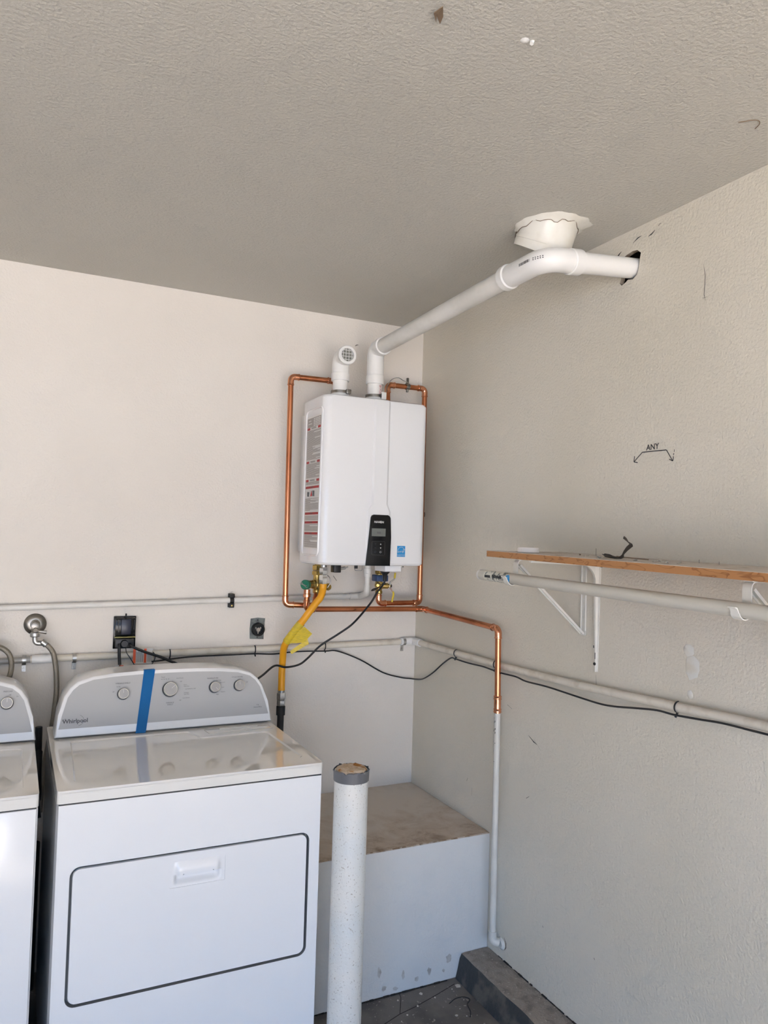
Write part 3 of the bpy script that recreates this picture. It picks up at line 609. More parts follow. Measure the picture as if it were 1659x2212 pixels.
# ================================================================ wall pipes
dp = thing('drain_pipe', 'thin white plastic drain pipe running along the back wall from under the water heater', 'pipe', (-.7, -.02, 1.30))
main = [(-.317, -.15, 1.4845), (-.317, -.15, 1.372), (-.279, -.022, 1.343), (-1.684, -.022, 1.310), (-2.6, -.022, 1.288)]
bm = B(); tube(bm, [(-.30, -.022, 1.3425), main[-1]], .0110, 18); obj('pipe', bm, 'pvcd', dp)
bm = B(); tube(bm, [main[0], (-.317, -.15, 1.38)], .0110, 18); obj('pipe', bm, 'pvcd', dp)
bm = B(); tube(bm, fillet([(-.317, -.15, 1.40), (-.317, -.15, 1.366), (-.289, -.022, 1.341), (-.34, -.022, 1.3415)], [0, .02, .016, 0]), .0135, 18); obj('elbow', bm, 'pvcd', dp)
bm = B(); lathe(bm, (-.317, -.15, 1.432), (0, 0, 1), [(0, .0135), (.004, .0145), (.014, .0145), (.016, .0165), (.036, .0165), (.038, .0145), (.052, .0145)], 20); obj('union', bm, 'pvcd', dp)
bm = B(); lathe(bm, (-.848, -.022, 1.3295), (-1, 0, -.024), [(0, .0112), (0, .0135), (.016, .0135), (.016, .0112)], 18); box(bm, -.866, -.846, -.036, -.0006, 1.340, 1.356, bev=.002); box(bm, -.866, -.846, -.030, -.0006, 1.300, 1.318, bev=.002); obj('pipe_strap', bm, 'iron', dp, label='black strap')
bm = B(); lathe(bm, (-.856, -.031, 1.309), (0, -1, 0), [(0, .0035), (.002, .0035), (.0025, 0)], 10); obj('strap_screw', bm, 'brass', dp)

RZ = .0128
cd = thing('conduit', 'painted conduit running low along both walls behind the dryer and through the corner', 'conduit', (-.02, -.02, 1.12))
bm = B(); tube(bm, [(-.055, -.0185, 1.1375), (-.52, -.0185, 1.131), (-1.119, -.0185, 1.1265), (-1.58, -.0185, 1.1235)], RZ, 18); obj('pipe', bm, 'conduit', cd)
bm = B(); tube(bm, [(-1.56, -.0185, 1.1235), (-2.6, -.0185, 1.115)], .0115, 18); obj('pipe', bm, 'barepipe', cd, label='bare grey metal length at the far left')
bm = B(); tube(bm, [(-1.50, -.0185, 1.1245), (-1.575, -.0185, 1.1235)], .0158, 18); obj('coupling', bm, 'pvc', cd)
bm = B(); tube(bm, spline([(-.0185, -.055, 1.1385), (-.0185, -.45, 1.139), (-.0185, -.80, 1.1405), (-.0185, -1.2, 1.150), (-.0185, -1.5, 1.162), (-.0185, -1.82, 1.1745), (-.0185, -2.4, 1.19), (-.0185, -3.6, 1.20)], 5), RZ, 18); obj('pipe', bm, 'conduit', cd)
bm = B(); tube(bm, fillet([(-.085, -.0185, 1.138), (-.0185, -.0185, 1.139), (-.0185, -.085, 1.1385)], .018, 8), .0165, 18); obj('elbow', bm, 'pvc', cd, label='clean white corner elbow')
for xc in (-.068, -1.433, -1.600):
    bm = B(); zc = 1.1375 if xc > -.1 else 1.1235
    ribbon(bm, spline([(xc, -.006, zc+.0140), (xc, -.0185, zc+.0158), (xc, -.030, zc+.012), (xc, -.0345, zc), (xc, -.030, zc-.012), (xc, -.016, zc-.0165), (xc, -.006, zc-.018), (xc, -.0045, zc-.026), (xc, -.0045, zc-.044)], 4), (1, 0, 0), .013, .0016)
    box(bm, xc-.007, xc+.007, -.004, -.0006, zc-.044, zc-.016, bev=.001); lathe(bm, (xc, -.004, zc-.034), (0, -1, 0), [(0, .004), (.003, .003), (.003, 0)], 10)
    obj('pipe_strap', bm, 'zinc', cd, label='zinc strap')
def zip_tie(p, d, where):
    p = Vector(p); d = Vector(d).normalized(); u = Vector((0, 0, 1)); w = d.cross(u).normalized(); bm = B()
    nrm = w if w.dot(Vector((-1, -1, 0))) > 0 else -w
    P = [p+(u*math.cos(a)+nrm*math.sin(a))*(.0158) for a in [k*PI/10 for k in range(0, 11)]]
    ribbon(bm, P, d, .0042, .0014); b = P[-1]
    tube(bm, [b+nrm*.004, b+nrm*.008-u*.012+d*.003], .0030, 6)
    obj('zip_tie', bm, 'rubber', label=where, cat='cable tie', group='black zip ties on the conduit')
zip_tie((-1.091, -.0185, 1.1265), (1, 0, 0), 'black zip tie on the conduit right of the orange striped warning tag')
zip_tie((-.753, -.0185, 1.129), (1, 0, 0), 'black zip tie on the conduit below the round wall outlet')
zip_tie((-.448, -.0185, 1.132), (1, 0, 0), 'black zip tie on the conduit where the thick power cord crosses')
zip_tie((-.0185, -.392, 1.139), (0, 1, 0), 'black zip tie on the right wall conduit nearest the corner')
zip_tie((-.0185, -.672, 1.140), (0, 1, 0), 'black zip tie on the conduit just left of the copper drop pipe')
zip_tie((-.0185, -1.527, 1.163), (0, 1, 0), 'black zip tie on the conduit at the far right below the shelf')
bm = B(); tube(bm, spline([(-1.16, -.036, 1.10), (-1.014, -.034, 1.112), (-.849, -.033, 1.113), (-.756, -.036, 1.114), (-.676, -.033, 1.109), (-.576, -.033, 1.115), (-.45, -.037, 1.113), (-.388, -.02, 1.108), (-.278, -.015, 1.066), (-.164, -.012, 1.004), (-.072, -.012, .977), (-.028, -.018, .971), (-.012, -.060, .974), (-.010, -.11, .987), (-.010, -.19, 1.027), (-.012, -.27, 1.077), (-.018, -.343, 1.112), (-.034, -.402, 1.119), (-.034, -.468, 1.118), (-.032, -.525, 1.118), (-.034, -.606, 1.121), (-.036, -.676, 1.119), (-.033, -.727, 1.117), (-.032, -.811, 1.119), (-.030, -.868, 1.113), (-.03, -.98, 1.116), (-.03, -1.093, 1.114), (-.02, -1.214, 1.109), (-.02, -1.286, 1.114), (-.025, -1.379, 1.129), (-.032, -1.465, 1.142), (-.036, -1.53, 1.144), (-.03, -1.607, 1.149), (-.03, -1.671, 1.155), (-.034, -1.732, 1.158), (-.037, -1.807, 1.160), (-.036, -2.3, 1.172), (-.036, -3.5, 1.182)], 5), .0030, 8)
obj('low_voltage_wire', bm, 'rubber', label='thin black wire tied along the conduit and sagging through the corner', cat='wire')
bm = B(); tube(bm, spline([(-.285, -.25, 1.424), (-.290, -.25, 1.41), (-.318, -.25, 1.375), (-.345, -.24, 1.327), (-.385, -.17, 1.243), (-.440, -.14, 1.195), (-.505, -.12, 1.150), (-.560, -.12, 1.100), (-.60, -.13, 1.078), (-.656, -.135, 1.071), (-.704, -.14, 1.080), (-.755, -.16, 1.052), (-.80, -.17, 1.02), (-.83, -.16, .95)], 8), .0042, 10)
obj('power_cord', bm, 'rubber', label='thick black power cord drooping from the water heater to behind the dryer', cat='cord')

# outlet with weatherproof cover, plugs
ob = thing('covered_outlet', 'black outlet box with a shiny flip cover on the back wall above the dryer', 'outlet', (-1.26, 0, 1.146))
obj('back_plate', box(B(), -1.300, -1.219, -.010, -.0006, 1.150, 1.272, bev=.002), 'black', ob)
bm = B(); box(bm, -1.296, -1.223, -.034, -.0102, 1.201, 1.268, bev=.004); obj('flip_cover', bm, 'black', ob)
bm = B(); box(bm, -1.277, -1.241, -.046, -.034, 1.207, 1.264, bev=.003); obj('plug', bm, 'navy', ob, label='dark blue black plug body')
bm = B(); box(bm, -1.296, -1.223, -.0345, -.0105, 1.1935, 1.197, bev=.001); obj('gasket', bm, 'gasket', ob, label='pale yellow gasket line')
bm = B(); box(bm, -1.293, -1.226, -.030, -.0102, 1.155, 1.190, bev=.004); lathe(bm, (-1.262, -.03, 1.172), (0, -1, 0), [(0, .014), (.014, .012), (.014, 0)], 14); obj('lower_plug', bm, 'rubber', ob)
bm = B(); tube(bm, [(-1.258, -.02, 1.266), (-1.258, -.022, 1.283)], .003, 8); obj('hinge_pin', bm, 'iron', ob)
bm = B(); tube(bm, [(-1.284, -.038, 1.215), (-1.286, -.0385, 1.262), (-1.290, -.0375, 1.24)], .0016, 6); tube(bm, [(-1.231, -.038, 1.225), (-1.229, -.0385, 1.262)], .0014, 6); obj('cover_highlight_rib', bm, 'black', ob)
bm = B(); tube(bm, spline([(-1.280, -.034, 1.172), (-1.280, -.04, 1.150), (-1.278, -.042, 1.110), (-1.274, -.06, 1.06), (-1.27, -.09, 1.0)]), .0058, 10); obj('power_cord', bm, 'rubber', label='short straight black cord going down from the covered outlet', cat='cord')
bm = B(); tube(bm, spline([(-1.244, -.036, 1.170), (-1.232, -.048, 1.160), (-1.193, -.05, 1.142), (-1.132, -.05, 1.119), (-1.07, -.05, 1.091), (-1.017, -.05, 1.067), (-.975, -.07, 1.045)]), .0050, 10); obj('power_cord', bm, 'rubber', label='black cord slanting right from the covered outlet to behind the dryer', cat='cord')
bm = B(); tube(bm, spline([(-1.256, -.034, 1.157), (-1.254, -.045, 1.14), (-1.240, -.048, 1.118), (-1.226, -.048, 1.095), (-1.215, -.048, 1.074), (-1.195, -.048, 1.068), (-1.170, -.048, 1.080), (-1.152, -.046, 1.108), (-1.151, -.044, 1.128), (-1.158, -.043, 1.138)]), .0016, 8)
tube(bm, spline([(-1.226, -.048, 1.095), (-1.225, -.05, 1.07), (-1.224, -.07, 1.03)]), .0024, 8); obj('looped_wire', bm, 'rubber', label='thin black wire looping around the warning tag', cat='wire')
def warn_tag(x0_, x1_, z0_, z1_, y, bars_, label):
    t = thing('warning_tag', label, 'tag', (x0_, y, z0_))
    bm = B(); prism(bm, [(x0_, y, z0_+.004), (x1_, y+.002, z0_), (x1_+.001, y+.002, z1_), (x0_+.001, y, z1_+.002)], (0, .0008, 0)); obj('paper', bm, 'paper', t)
    for a, b in bars_: obj('orange_stripe', box(B(), x0_+a, x0_+b, y-.0008, y-.0002, z0_+.005, z1_), 'orange', t)
    bm = B(); x = x0_+.012
    while x < x1_-.003:
        if not any(a-.001 < x-x0_ < b+.001 for a, b in bars_): box(bm, x, x+.0012, y-.0006, y-.0002, z0_+.008, z1_-random.uniform(.003, .02))
        x += .0034
    obj('text_line', bm, 'grey_print', t, kind='stuff')
warn_tag(-1.229, -1.158, 1.092, 1.150, -.0345, ((0, .010), (.040, .049)), 'white warning tag with two orange stripes hanging beside the covered outlet')
warn_tag(-1.294, -1.215, 1.035, 1.094, -.052, ((.016, .030),), 'white and orange tag mostly hidden behind the dryer console')
# round dryer receptacle
dr = thing('dryer_outlet', 'round black outlet in a grey metal box set in the back wall', 'outlet', (-.739, 0, 1.167))
obj('box_plate', prism(B(), [(-.769, -.004, 1.170), (-.712, -.004, 1.167), (-.711, -.004, 1.208), (-.708, -.004, 1.252), (-.738, -.004, 1.255), (-.768, -.004, 1.252), (-.771, -.004, 1.21)], (0, .0034, 0)), 'galv', dr)
bm = B(); lathe(bm, (-.739, -.004, 1.208), (0, -1, 0), [(0, .0275), (.016, .0265), (.018, .024), (.018, .018), (.012, .017), (.012, 0)], 28); obj('receptacle', bm, 'black', dr)
bm = B(); lathe(bm, (-.740, -.0165, 1.208), (0, -1, 0), [(0, .009), (.006, .008), (.006, 0)], 16)
for a in (.6, 2.5, 4.7): box(bm, -.740+.012*math.cos(a)-.002, -.740+.012*math.cos(a)+.002, -.019, -.016, 1.208+.012*math.sin(a)-.004, 1.208+.012*math.sin(a)+.004)
obj('socket_slots', bm, 'nickel', dr)
for z in (1.176, 1.246): obj('screw', lathe(B(), (-.739, -.0041, z), (0, -1, 0), [(0, .0032), (.0012, .0028), (.0012, 0)], 8), 'iron', dr)

# laundry valves with braided hoses
def laundry_valve(dx, lab1, lab2, hose):
    t = thing('laundry_valve', lab1, 'valve', (-1.569+dx, 0, 1.248))
    X = -1.569+dx; Z = 1.249
    bm = B(); lathe(bm, (X, -.0006, Z), (0, -1, 0), [(0, .038), (.004, .038), (.013, .029), (.015, .020), (.015, .012)], 32); obj('escutcheon', bm, 'nickel', t)
    bm = B(); lathe(bm, (X, -.015, Z), (0, -1, 0), [(0, .017), (.010, .017), (.012, .012), (.045, .012), (.047, .015), (.060, .015), (.062, .010), (.062, 0)], 20)
    lathe(bm, (X, -.05, Z), (0, -.15, -1), [(0, .012), (.024, .012)], 16); obj('valve_body', bm, 'nickel', t)
    bm = B(); tube(bm, fillet([(X, -.076, Z-.012), (X+.012, -.084, Z-.018), (X+.036, -.088, Z-.021)], .006), [.005]*1+[.0045]*(len(fillet([(X, -.076, Z-.012), (X+.012, -.084, Z-.018), (X+.036, -.088, Z-.021)], .006))-2)+[.007], 10, flat=.6); lathe(bm, (X, -.070, Z-.010), (0, -1, -.2), [(0, .008), (.014, .007), (.014, 0)], 12); obj('lever', bm, 'nickel', t)
    bm = B(); lathe(bm, (X, -.054, Z-.024), (0, -.1, -1), [(0, .014), (.003, .0165), (.014, .0165), (.017, .012)], 16); obj('hose_nut', bm, 'zinc', t)
    h = thing('fill_hose', lab2, 'hose', (X, -.056, Z-.04))
    bm = B(); tube(bm, fillet([(X, -.056, Z-.040), (X+.001, -.057, Z-.062), (hose[0][0], hose[0][1], hose[0][2])], .018), .0088, 14); obj('metal_bend', bm, 'zinc', h)
    bm = B(); d = (Vector(hose[1])-Vector(hose[0])).normalized(); lathe(bm, Vector(hose[0])-d*.012, d, [(0, .0095), (.002, .0115), (.02, .0115), (.022, .0095)], 14); obj('crimp', bm, 'zinc', h)
    bm = B(); tube(bm, spline(hose), .0092, 14); obj('braided_hose', bm, 'braid', h)
laundry_valve(0, 'round chrome laundry valve with a lever on the back wall, fully in view', 'braided steel hose hanging from the laundry valve into the gap between the machines',
    [(-1.538, -.060, 1.186), (-1.524, -.062, 1.175), (-1.507, -.063, 1.149), (-1.497, -.064, 1.10), (-1.492, -.065, 1.04), (-1.492, -.066, .99), (-1.500, -.068, .90), (-1.512, -.07, .82), (-1.525, -.08, .72), (-1.53, -.09, .6)])
laundry_valve(-.152, 'laundry valve cut off by the left edge of the photo', 'braided steel hose curling down behind the washer console at the left edge',
    [(-1.694, -.062, 1.181), (-1.672, -.068, 1.175), (-1.650, -.072, 1.155), (-1.640, -.075, 1.12), (-1.644, -.078, 1.08), (-1.662, -.08, 1.04), (-1.69, -.09, .98), (-1.70, -.1, .9)])
bm = B(); tube(bm, spline([(-1.545, -.20, .84), (-1.548, -.26, .78), (-1.545, -.24, .70), (-1.54, -.16, .69), (-1.542, -.1, .75), (-1.545, -.1, .9)]), .012, 12); tube(bm, spline([(-1.548, -.22, .74), (-1.545, -.3, .70), (-1.54, -.32, .66)]), .006, 8); obj('drain_hose', bm, 'rubber', label='black ribbed drain hose in the dark gap between washer and dryer', cat='hose')
bm = B(); lathe(bm, (-1.544, -.10, .0005), (0, 0, 1), [(0, .0), (0, .0195), (.50, .0195), (.50, .0165), (.46, .0165)], 20); obj('duct', bm, 'iron', label='dark upright pipe deep in the gap between washer and dryer', cat='pipe')

# ================================================================ washer and dryer
TT = math.radians(17)
UV = Vector((0, math.sin(TT), math.cos(TT))); CN = Vector((0, -math.cos(TT), math.sin(TT)))
def cpt(x, v, off=0): return Vector((x, -.365, .922))+UV*v+CN*off
def console_outline(xa, xb, ins=0):
    w = xb-xa; o = []
    prof = [(0, .0), (.010, .072), (.027, .130), (.045, .157), (.068, .176), (.114, .191), (.18, .198), (.262, .2015)]
    L_ = [(xa+a, v) for a, v in prof]; R_ = [(xb-a, v) for a, v in reversed(prof)]
    pts = L_+[((xa+xb)/2, .2025)]+R_
    if ins:
        c = Vector(((xa+xb)/2, .09)); out = []
        n = len(pts)
        for i in range(n):
            p = Vector(pts[i]); a = Vector(pts[max(i-1, 0)]); b = Vector(pts[min(i+1, n-1)]); d = (b-a).normalized(); nr = Vector((d.y, -d.x))
            out.append(tuple(p+nr*ins))
        out[0] = (out[0][0], .027); out[-1] = (out[-1][0], .027); return out
    return pts
def knob(root, x, v, r, mark):
    kb = B(); c = cpt(x, v, .0005)
    kb.free(); kb = B(); lathe(kb, c, CN, [(.009, r*1.0), (.016, r*1.0), (.0195, r*.97), (.0205, r*.90), (.0195, r*.86), (.0195, 0)], 36)
    k = obj('knob', kb, 'knob', root)
    kb = B(); lathe(kb, c, CN, [(0, r*1.0), (.002, r*1.10), (.009, r*1.06), (.0095, r*.98)], 36); obj('knob_skirt', kb, 'rubber', k)
    kb = B(); lathe(kb, c+CN*.0175, CN, [(0, r*1.0), (.0018, r*1.0), (.0032, r*.955), (.0032, r*.89), (.0020, r*.87)], 36, cap=False); obj('knob_ring', kb, 'chrome', k)
    kb = B(); a = math.radians(mark); d = Vector((1, 0, 0))*math.sin(a)+UV*math.cos(a); s = CN.cross(d).normalized()*.0006
    p = c+CN*.0205; kb.faces.new([kb.verts.new(q) for q in (p+d*r*.15-s, p+d*r*.8-s, p+d*r*.8+s, p+d*r*.15+s)]); obj('pointer', kb, 'white_print', k)
    kb = B(); lathe(kb, c-CN*.0002, CN, [(0, r*1.22), (.0006, r*1.22), (.0006, 0)], 36); obj('knob_dial', kb, 'dial', root)
def machine(name, label, cat, xa, xb, yfr, dryer):
    t = thing(name, label, cat, ((xa+xb)/2, -.5, 0))
    yb = -.178
    # cabinet: front sheet with the door opening, sides
    bm = B(); zt = .879; c = .008
    box(bm, xa, xb, yfr+(.024 if dryer else .012), yb, .03, zt, bev=.003, seg=1)
    out = [(xa+.004, yfr, .03), (xb-.004, yfr, .03), (xb-.004, yfr, zt), (xa+.004, yfr, zt)]
    if dryer:
        inner = [(a, yfr, b) for a, b in rrect(-1.4845, -.8235, .3565, .7165, .026, 6)]
        lo, li = fill_hole(bm, out, inner); skirt(bm, li, (0, .022, 0), cap=True, mi=1)
        nv = [bm.verts.new(v.co+Vector((math.copysign(.004, v.co.x-(xa+xb)/2), .026, 0))) for v in lo]
        for i in range(4): bm.faces.new((lo[i], lo[(i+1) % 4], nv[(i+1) % 4], nv[i]))
    else:
        prism(bm, out, (0, .013, 0), bev=.003)
    obj('cabinet', bm, ['enamel2', 'grooved'], t)
    bm = B(); box(bm, xa+.02, xb-.02, yfr+.03, yb-.02, .012, .03); 
    for fx in (xa+.05, xb-.05):
        for fy in (yfr+.06, yb-.06): lathe(bm, (fx, fy, .0008), (0, 0, 1), [(0, .018), (.02, .018), (.02, .008), (.034, .008)], 12)
    obj('levelling_foot', bm, 'rubber', t)
    # lid
    bm = B(); zl = .917
    prism(bm, [(a, b, .883) for a, b in rrect(xa-.001, xb+.001, yfr-.002, yb, .010, 4)], (0, 0, zl-.0045-.883), bev=.002)
    if dryer: inr = [(-1.462, -.392), (-1.088, -.392), (-1.062, -.482), (-.836, -.474), (-.822, -.80), (-.842, -.826), (-1.455, -.836), (-1.478, -.815)]
    else: inr = [(xb-.035, -.42), (xa+.035, -.42), (xa+.035, -.835), (xb-.045, -.838), (xb-.035, -.82)]
    def rnd(P, r): 
        n = len(P); o = []
        for i in range(n):
            f = fillet([(*P[i-1], 0), (*P[i], 0), (*P[(i+1) % n], 0)], r, 5)[1:-1]; o += [(q.x, q.y) for q in f]
        return o
    inr_ = rnd(inr, .018)
    outl = rrect(xa-.001, xb+.001, yfr-.002, yb, .010, 4)
    lo, li = fill_hole(bm, [(a, b, zl) for a, b in outl], [(a, b, zl) for a, b in inr_])
    nv = [bm.verts.new((a, b, zl-.007)) for a, b in outl]; n = len(lo)
    for i in range(n): bm.faces.new((lo[i], lo[(i+1) % n], nv[(i+1) % n], nv[i]))
    es = [e_ for e_ in bm.edges if e_.verts[0] in lo and e_.verts[1] in lo and len(e_.link_faces) == 2 and abs(e_.link_faces[0].normal.dot(e_.link_faces[1].normal)) < .5]
    cx, cy = sum(p[0] for p in inr_)/len(inr_), sum(p[1] for p in inr_)/len(inr_)
    dep_ = .0055 if dryer else .012
    l2 = [bm.verts.new((v.co.x+(cx-v.co.x)*.016, v.co.y+(cy-v.co.y)*.026, zl-dep_)) for v in li]; n = len(li)
    for i in range(n): bm.faces.new((li[i], li[(i+1) % n], l2[(i+1) % n], l2[i]))
    bm.faces.new(l2)
    obj('lid', bm, 'lid', t, ang=16)
    bm = B(); box(bm, xa+.004, xb-.004, yfr+.004, yb-.004, .8785, .8835); obj('lid_seam', bm, 'rubber', t, label='dark line under the lid')
    if dryer:
        bm = B(); prism(bm, [(-1.036, -.398, zl+.0002), (-.806, -.398, zl+.0002), (-.806, -.452, zl+.0002), (-1.030, -.452, zl+.0002)][::-1], (0, 0, .002), bev=.0008)
        lt = obj('lint_screen_cover', bm, 'lid', t)
        bm = B(); prism(bm, [(-.985, -.402, zl+.002), (-.850, -.402, zl+.002), (-.850, -.414, zl+.002), (-.985, -.414, zl+.002)][::-1], (0, 0, .0022), bev=.001); obj('finger_grip', bm, 'lid', lt)
        # door
        bm = B(); dz = yfr+.001
        dl, dh = fill_hole(bm, [(a, dz, b) for a, b in rrect(-1.4765, -.8315, .3640, .7090, .020, 6)], [(a, dz, b) for a, b in rrect(-1.228, -1.075, .618, .688, .002, 1)])
        n = len(dl); o2 = [bm.verts.new((v.co.x+(-1.154-v.co.x)*-.0035, dz+.003, v.co.z+(.536-v.co.z)*-.006)) for v in dl]; o3 = [bm.verts.new((v.co.x, dz+.010, v.co.z)) for v in o2]
        for A2, B2 in ((dl, o2), (o2, o3)):
            for i in range(n): bm.faces.new((A2[i], A2[(i+1) % n], B2[(i+1) % n], B2[i]))
        skirt(bm, dh, (0, .006, 0))
        dd = obj('door', bm, 'enamel2', t)
        bm = B(); nx, nz = 36, 22; G = []
        for i in range(nx+1):
            row = []
            for j in range(nz+1):
                u = i/nx; v = j/nz; x = -1.2278+.1526*u; z = .6182+.0696*v; y = dz+.0015
                s = max(0, min(1, (u-.06)/.10))*max(0, min(1, (.93-u)/.10)); s = s*s*(3-2*s)
                top = .46+.06*math.sin(PI*u)
                if v < top:
                    q_ = max(0, min(1, (v-.05)/.22)); y += .017*s*q_*q_*(3-2*q_)
                else:
                    q_ = (v-top)/(1-top); lip = math.sin(PI*min(1, max(0, (1-q_)/.85))**.6) if q_ < 1 else 0
                    lip = max(0, min(1, (1-q_)*1.4)); y -= .010*s*math.sin(lip*PI/2)
                row.append(bm.verts.new((x, y, z)))
            G.append(row)
        for i in range(nx):
            for j in range(nz): bm.faces.new((G[i][j], G[i+1][j], G[i+1][j+1], G[i][j+1]))
        obj('handle', bm, 'enamel2', dd, label='moulded pull handle', ang=60)
    else:
        pass
    # console
    bm = B(); ol = console_outline(xa+.014, xb-.005 if not dryer else xb+.004)
    if not dryer: ol = console_outline(xa+.014, xb+.004)
    prism(bm, [cpt(a, v) for a, v in ol], (0, .125, 0), bev=.005, seg=3)
    cs = obj('console', bm, 'enamel2', t, ang=40)
    bm = B(); il = console_outline(ol[0][0], ol[-1][0], .0115); prism(bm, [cpt(a, v, .0006) for a, v in il], CN*-.0015); obj('console_face', bm, 'console', cs, label='flat grey control face')
    return t, cs
dry, cs = machine('dryer', 'white clothes dryer with a blue tape strip on its grey console', 'dryer', -1.522, -.787, -.885, True)
for x, v, r, a in ((-1.298, .127, .0172, -3), (-1.143, .133, .0235, 52), (-.988, .131, .0178, 140), (-.899, .132, .0178, 0)): knob(dry, x, v, r, a)
bm = B()
def ct(bm, s, size, x, v, align='CENTER', bold=0): text(bm, s, size, cpt(x, v, .0012), (1, 0, 0), UV, align=align, bold=bold)
ct(bm, 'Whirlpool', .0185, -1.446, .050, bold=.0003)
tube(bm, [cpt(-1.455+.030*math.cos(a), .050+.013*math.sin(a), .0013) for a in [2.3+k*.25 for k in range(4)]], .0004, 4); tube(bm, [cpt(-1.442+.022*math.cos(a), .052+.018*math.sin(a), .0013) for a in [-1.3+k*.3 for k in range(9)]], .0004, 4)
ct(bm, 'WRINKLE SHIELD', .0062, -1.298, .163); ct(bm, '45 Min.', .0045, -1.312, .152); ct(bm, 'Off', .0050, -1.329, .136)
ct(bm, 'Timed', .0048, -1.165, .176); ct(bm, '60  50  40  30', .0048, -1.158, .169); ct(bm, 'Cool Down', .0050, -1.120, .170, 'LEFT'); ct(bm, 'Off', .0052, -1.108, .158, 'LEFT')
ct(bm, 'More\nVery Dry', .0050, -1.095, .143, 'LEFT'); ct(bm, 'AUTOMATIC DRY', .0046, -1.09, .131, 'LEFT'); ct(bm, 'Delicate\nLess Dry', .0050, -1.095, .116, 'LEFT'); ct(bm, 'Cool Down', .0050, -1.100, .101, 'LEFT'); ct(bm, 'Off', .0052, -1.112, .094, 'LEFT')
ct(bm, 'WRINKLE\nSHIELD', .0062, -1.143, .085)
ct(bm, 'TEMPERATURE', .0062, -.993, .163); ct(bm, 'Air Only', .0050, -.980, .155, 'LEFT'); ct(bm, 'Extra Low', .0045, -.968, .147, 'LEFT'); ct(bm, 'Low', .0050, -.962, .130, 'LEFT'); ct(bm, 'Medium', .0050, -.966, .114, 'LEFT'); ct(bm, 'High', .0050, -.982, .106, 'LEFT')
ct(bm, 'CYCLE SIGNAL', .0062, -.903, .163); ct(bm, 'Loud', .0048, -.897, .155); ct(bm, 'Off', .0050, -.872, .143, 'LEFT')
ct(bm, '7.0\nSensorDry', .0070, -.833, .056)
obj('lettering', bm, 'grey_print', cs)
bm = B()   # painter's tape from the top of the console down over the bottom rim
T1 = [(-1.229, .2085), (-1.193, .2095)]; 
def tp(xl, xr, v, off): return cpt(xl, v, off), cpt(xr, v, off)
rows = [(Vector((-1.229, -.285, 1.1165)), Vector((-1.192, -.285, 1.1175))), (cpt(-1.229, .2040, .0006), cpt(-1.1915, .2045, .0006))]
for k in range(7):
    f = k/6; v = .198-.196*f; rows.append(tp(-1.2295-.027*f, -1.1925-.031*f, v, .0024))
rows.append((cpt(-1.2585, -.004, .0028), cpt(-1.226, -.005, .0028)))
vs = [[bm.verts.new(p) for p in r_] for r_ in rows]
for A2, B2 in zip(vs, vs[1:]): bm.faces.new((A2[0], A2[1], B2[1], B2[0]))
bmesh.ops.solidify(bm, geom=bm.faces[:], thickness=.0005)
obj('tape_strip', bm, 'tape', label='strip of blue painter\'s tape stuck across the dryer console', cat='tape')
wash, cw = machine('washer', 'white washing machine cut off at the left edge of the photo', 'washer', -2.262, -1.566, -.885, False)
for x, v, r, a in ((-2.16, .125, .0172, 0), (-2.02, .125, .0172, 0), (-1.90, .13, .0235, 40), (-1.76, .125, .0172, 0), (-1.649, .120, .0175, 2)): knob(wash, x, v, r, a)
bm = B(); ct(bm, 'PRESOAK', .0064, -1.647, .157); ct(bm, 'Off', .005, -1.641, .146); ct(bm, 'On', .005, -1.623, .140, 'LEFT'); obj('lettering', bm, 'grey_print', cw)

# ================================================================ bollard
bl = thing('bollard', 'white painted steel bollard standing in front of the platform beside the dryer', 'bollard', (-.722, -.950, 0))
bm = B(); bx_, by_ = -.722, -.950
lathe(bm, (bx_, by_, .0006), (0, 0, 1), [(0, .0505), (.905, .0505), (.905, .046), (.895, .046)], 40); obj('post', bm, 'bollard', bl)
bm = B(); lathe(bm, (bx_, by_, .89), (0, 0, 1), [(0, .0455), (.021, .0455), (.024, .040), (.026, .02), (.0255, 0)], 36)
for v in bm.verts: v.co.z += random.uniform(-.0015, .0015) if v.co.z > .9 else 0
obj('cement_fill', bm, 'cement', bl, label='crumbly brown cement top')
bm = B(); n = 60; lo = []; hi = []; hi2 = []
for k in range(n):
    a = 2*PI*k/n; r = .0522+random.uniform(-.0002, .0006); c_, s_ = math.cos(a), math.sin(a)
    lo.append(bm.verts.new((bx_+r*c_, by_+r*s_, .878))); zt = .9085+random.uniform(-.001, .0015)
    if k % 11 == 5: zt -= .006
    hi.append(bm.verts.new((bx_+(r+.0008)*c_, by_+(r+.0008)*s_, zt))); r3 = .0505 if k % 9 else .056
    hi2.append(bm.verts.new((bx_+r3*c_, by_+r3*s_, zt+(.0015 if k % 9 else .004))))
for k in range(n):
    j = (k+1) % n; bm.faces.new((lo[k], lo[j], hi[j], hi[k])); bm.faces.new((hi[k], hi[j], hi2[j], hi2[k]))
obj('duct_tape', bm, 'duct_tape', bl, label='band of dark grey tape with torn edge')

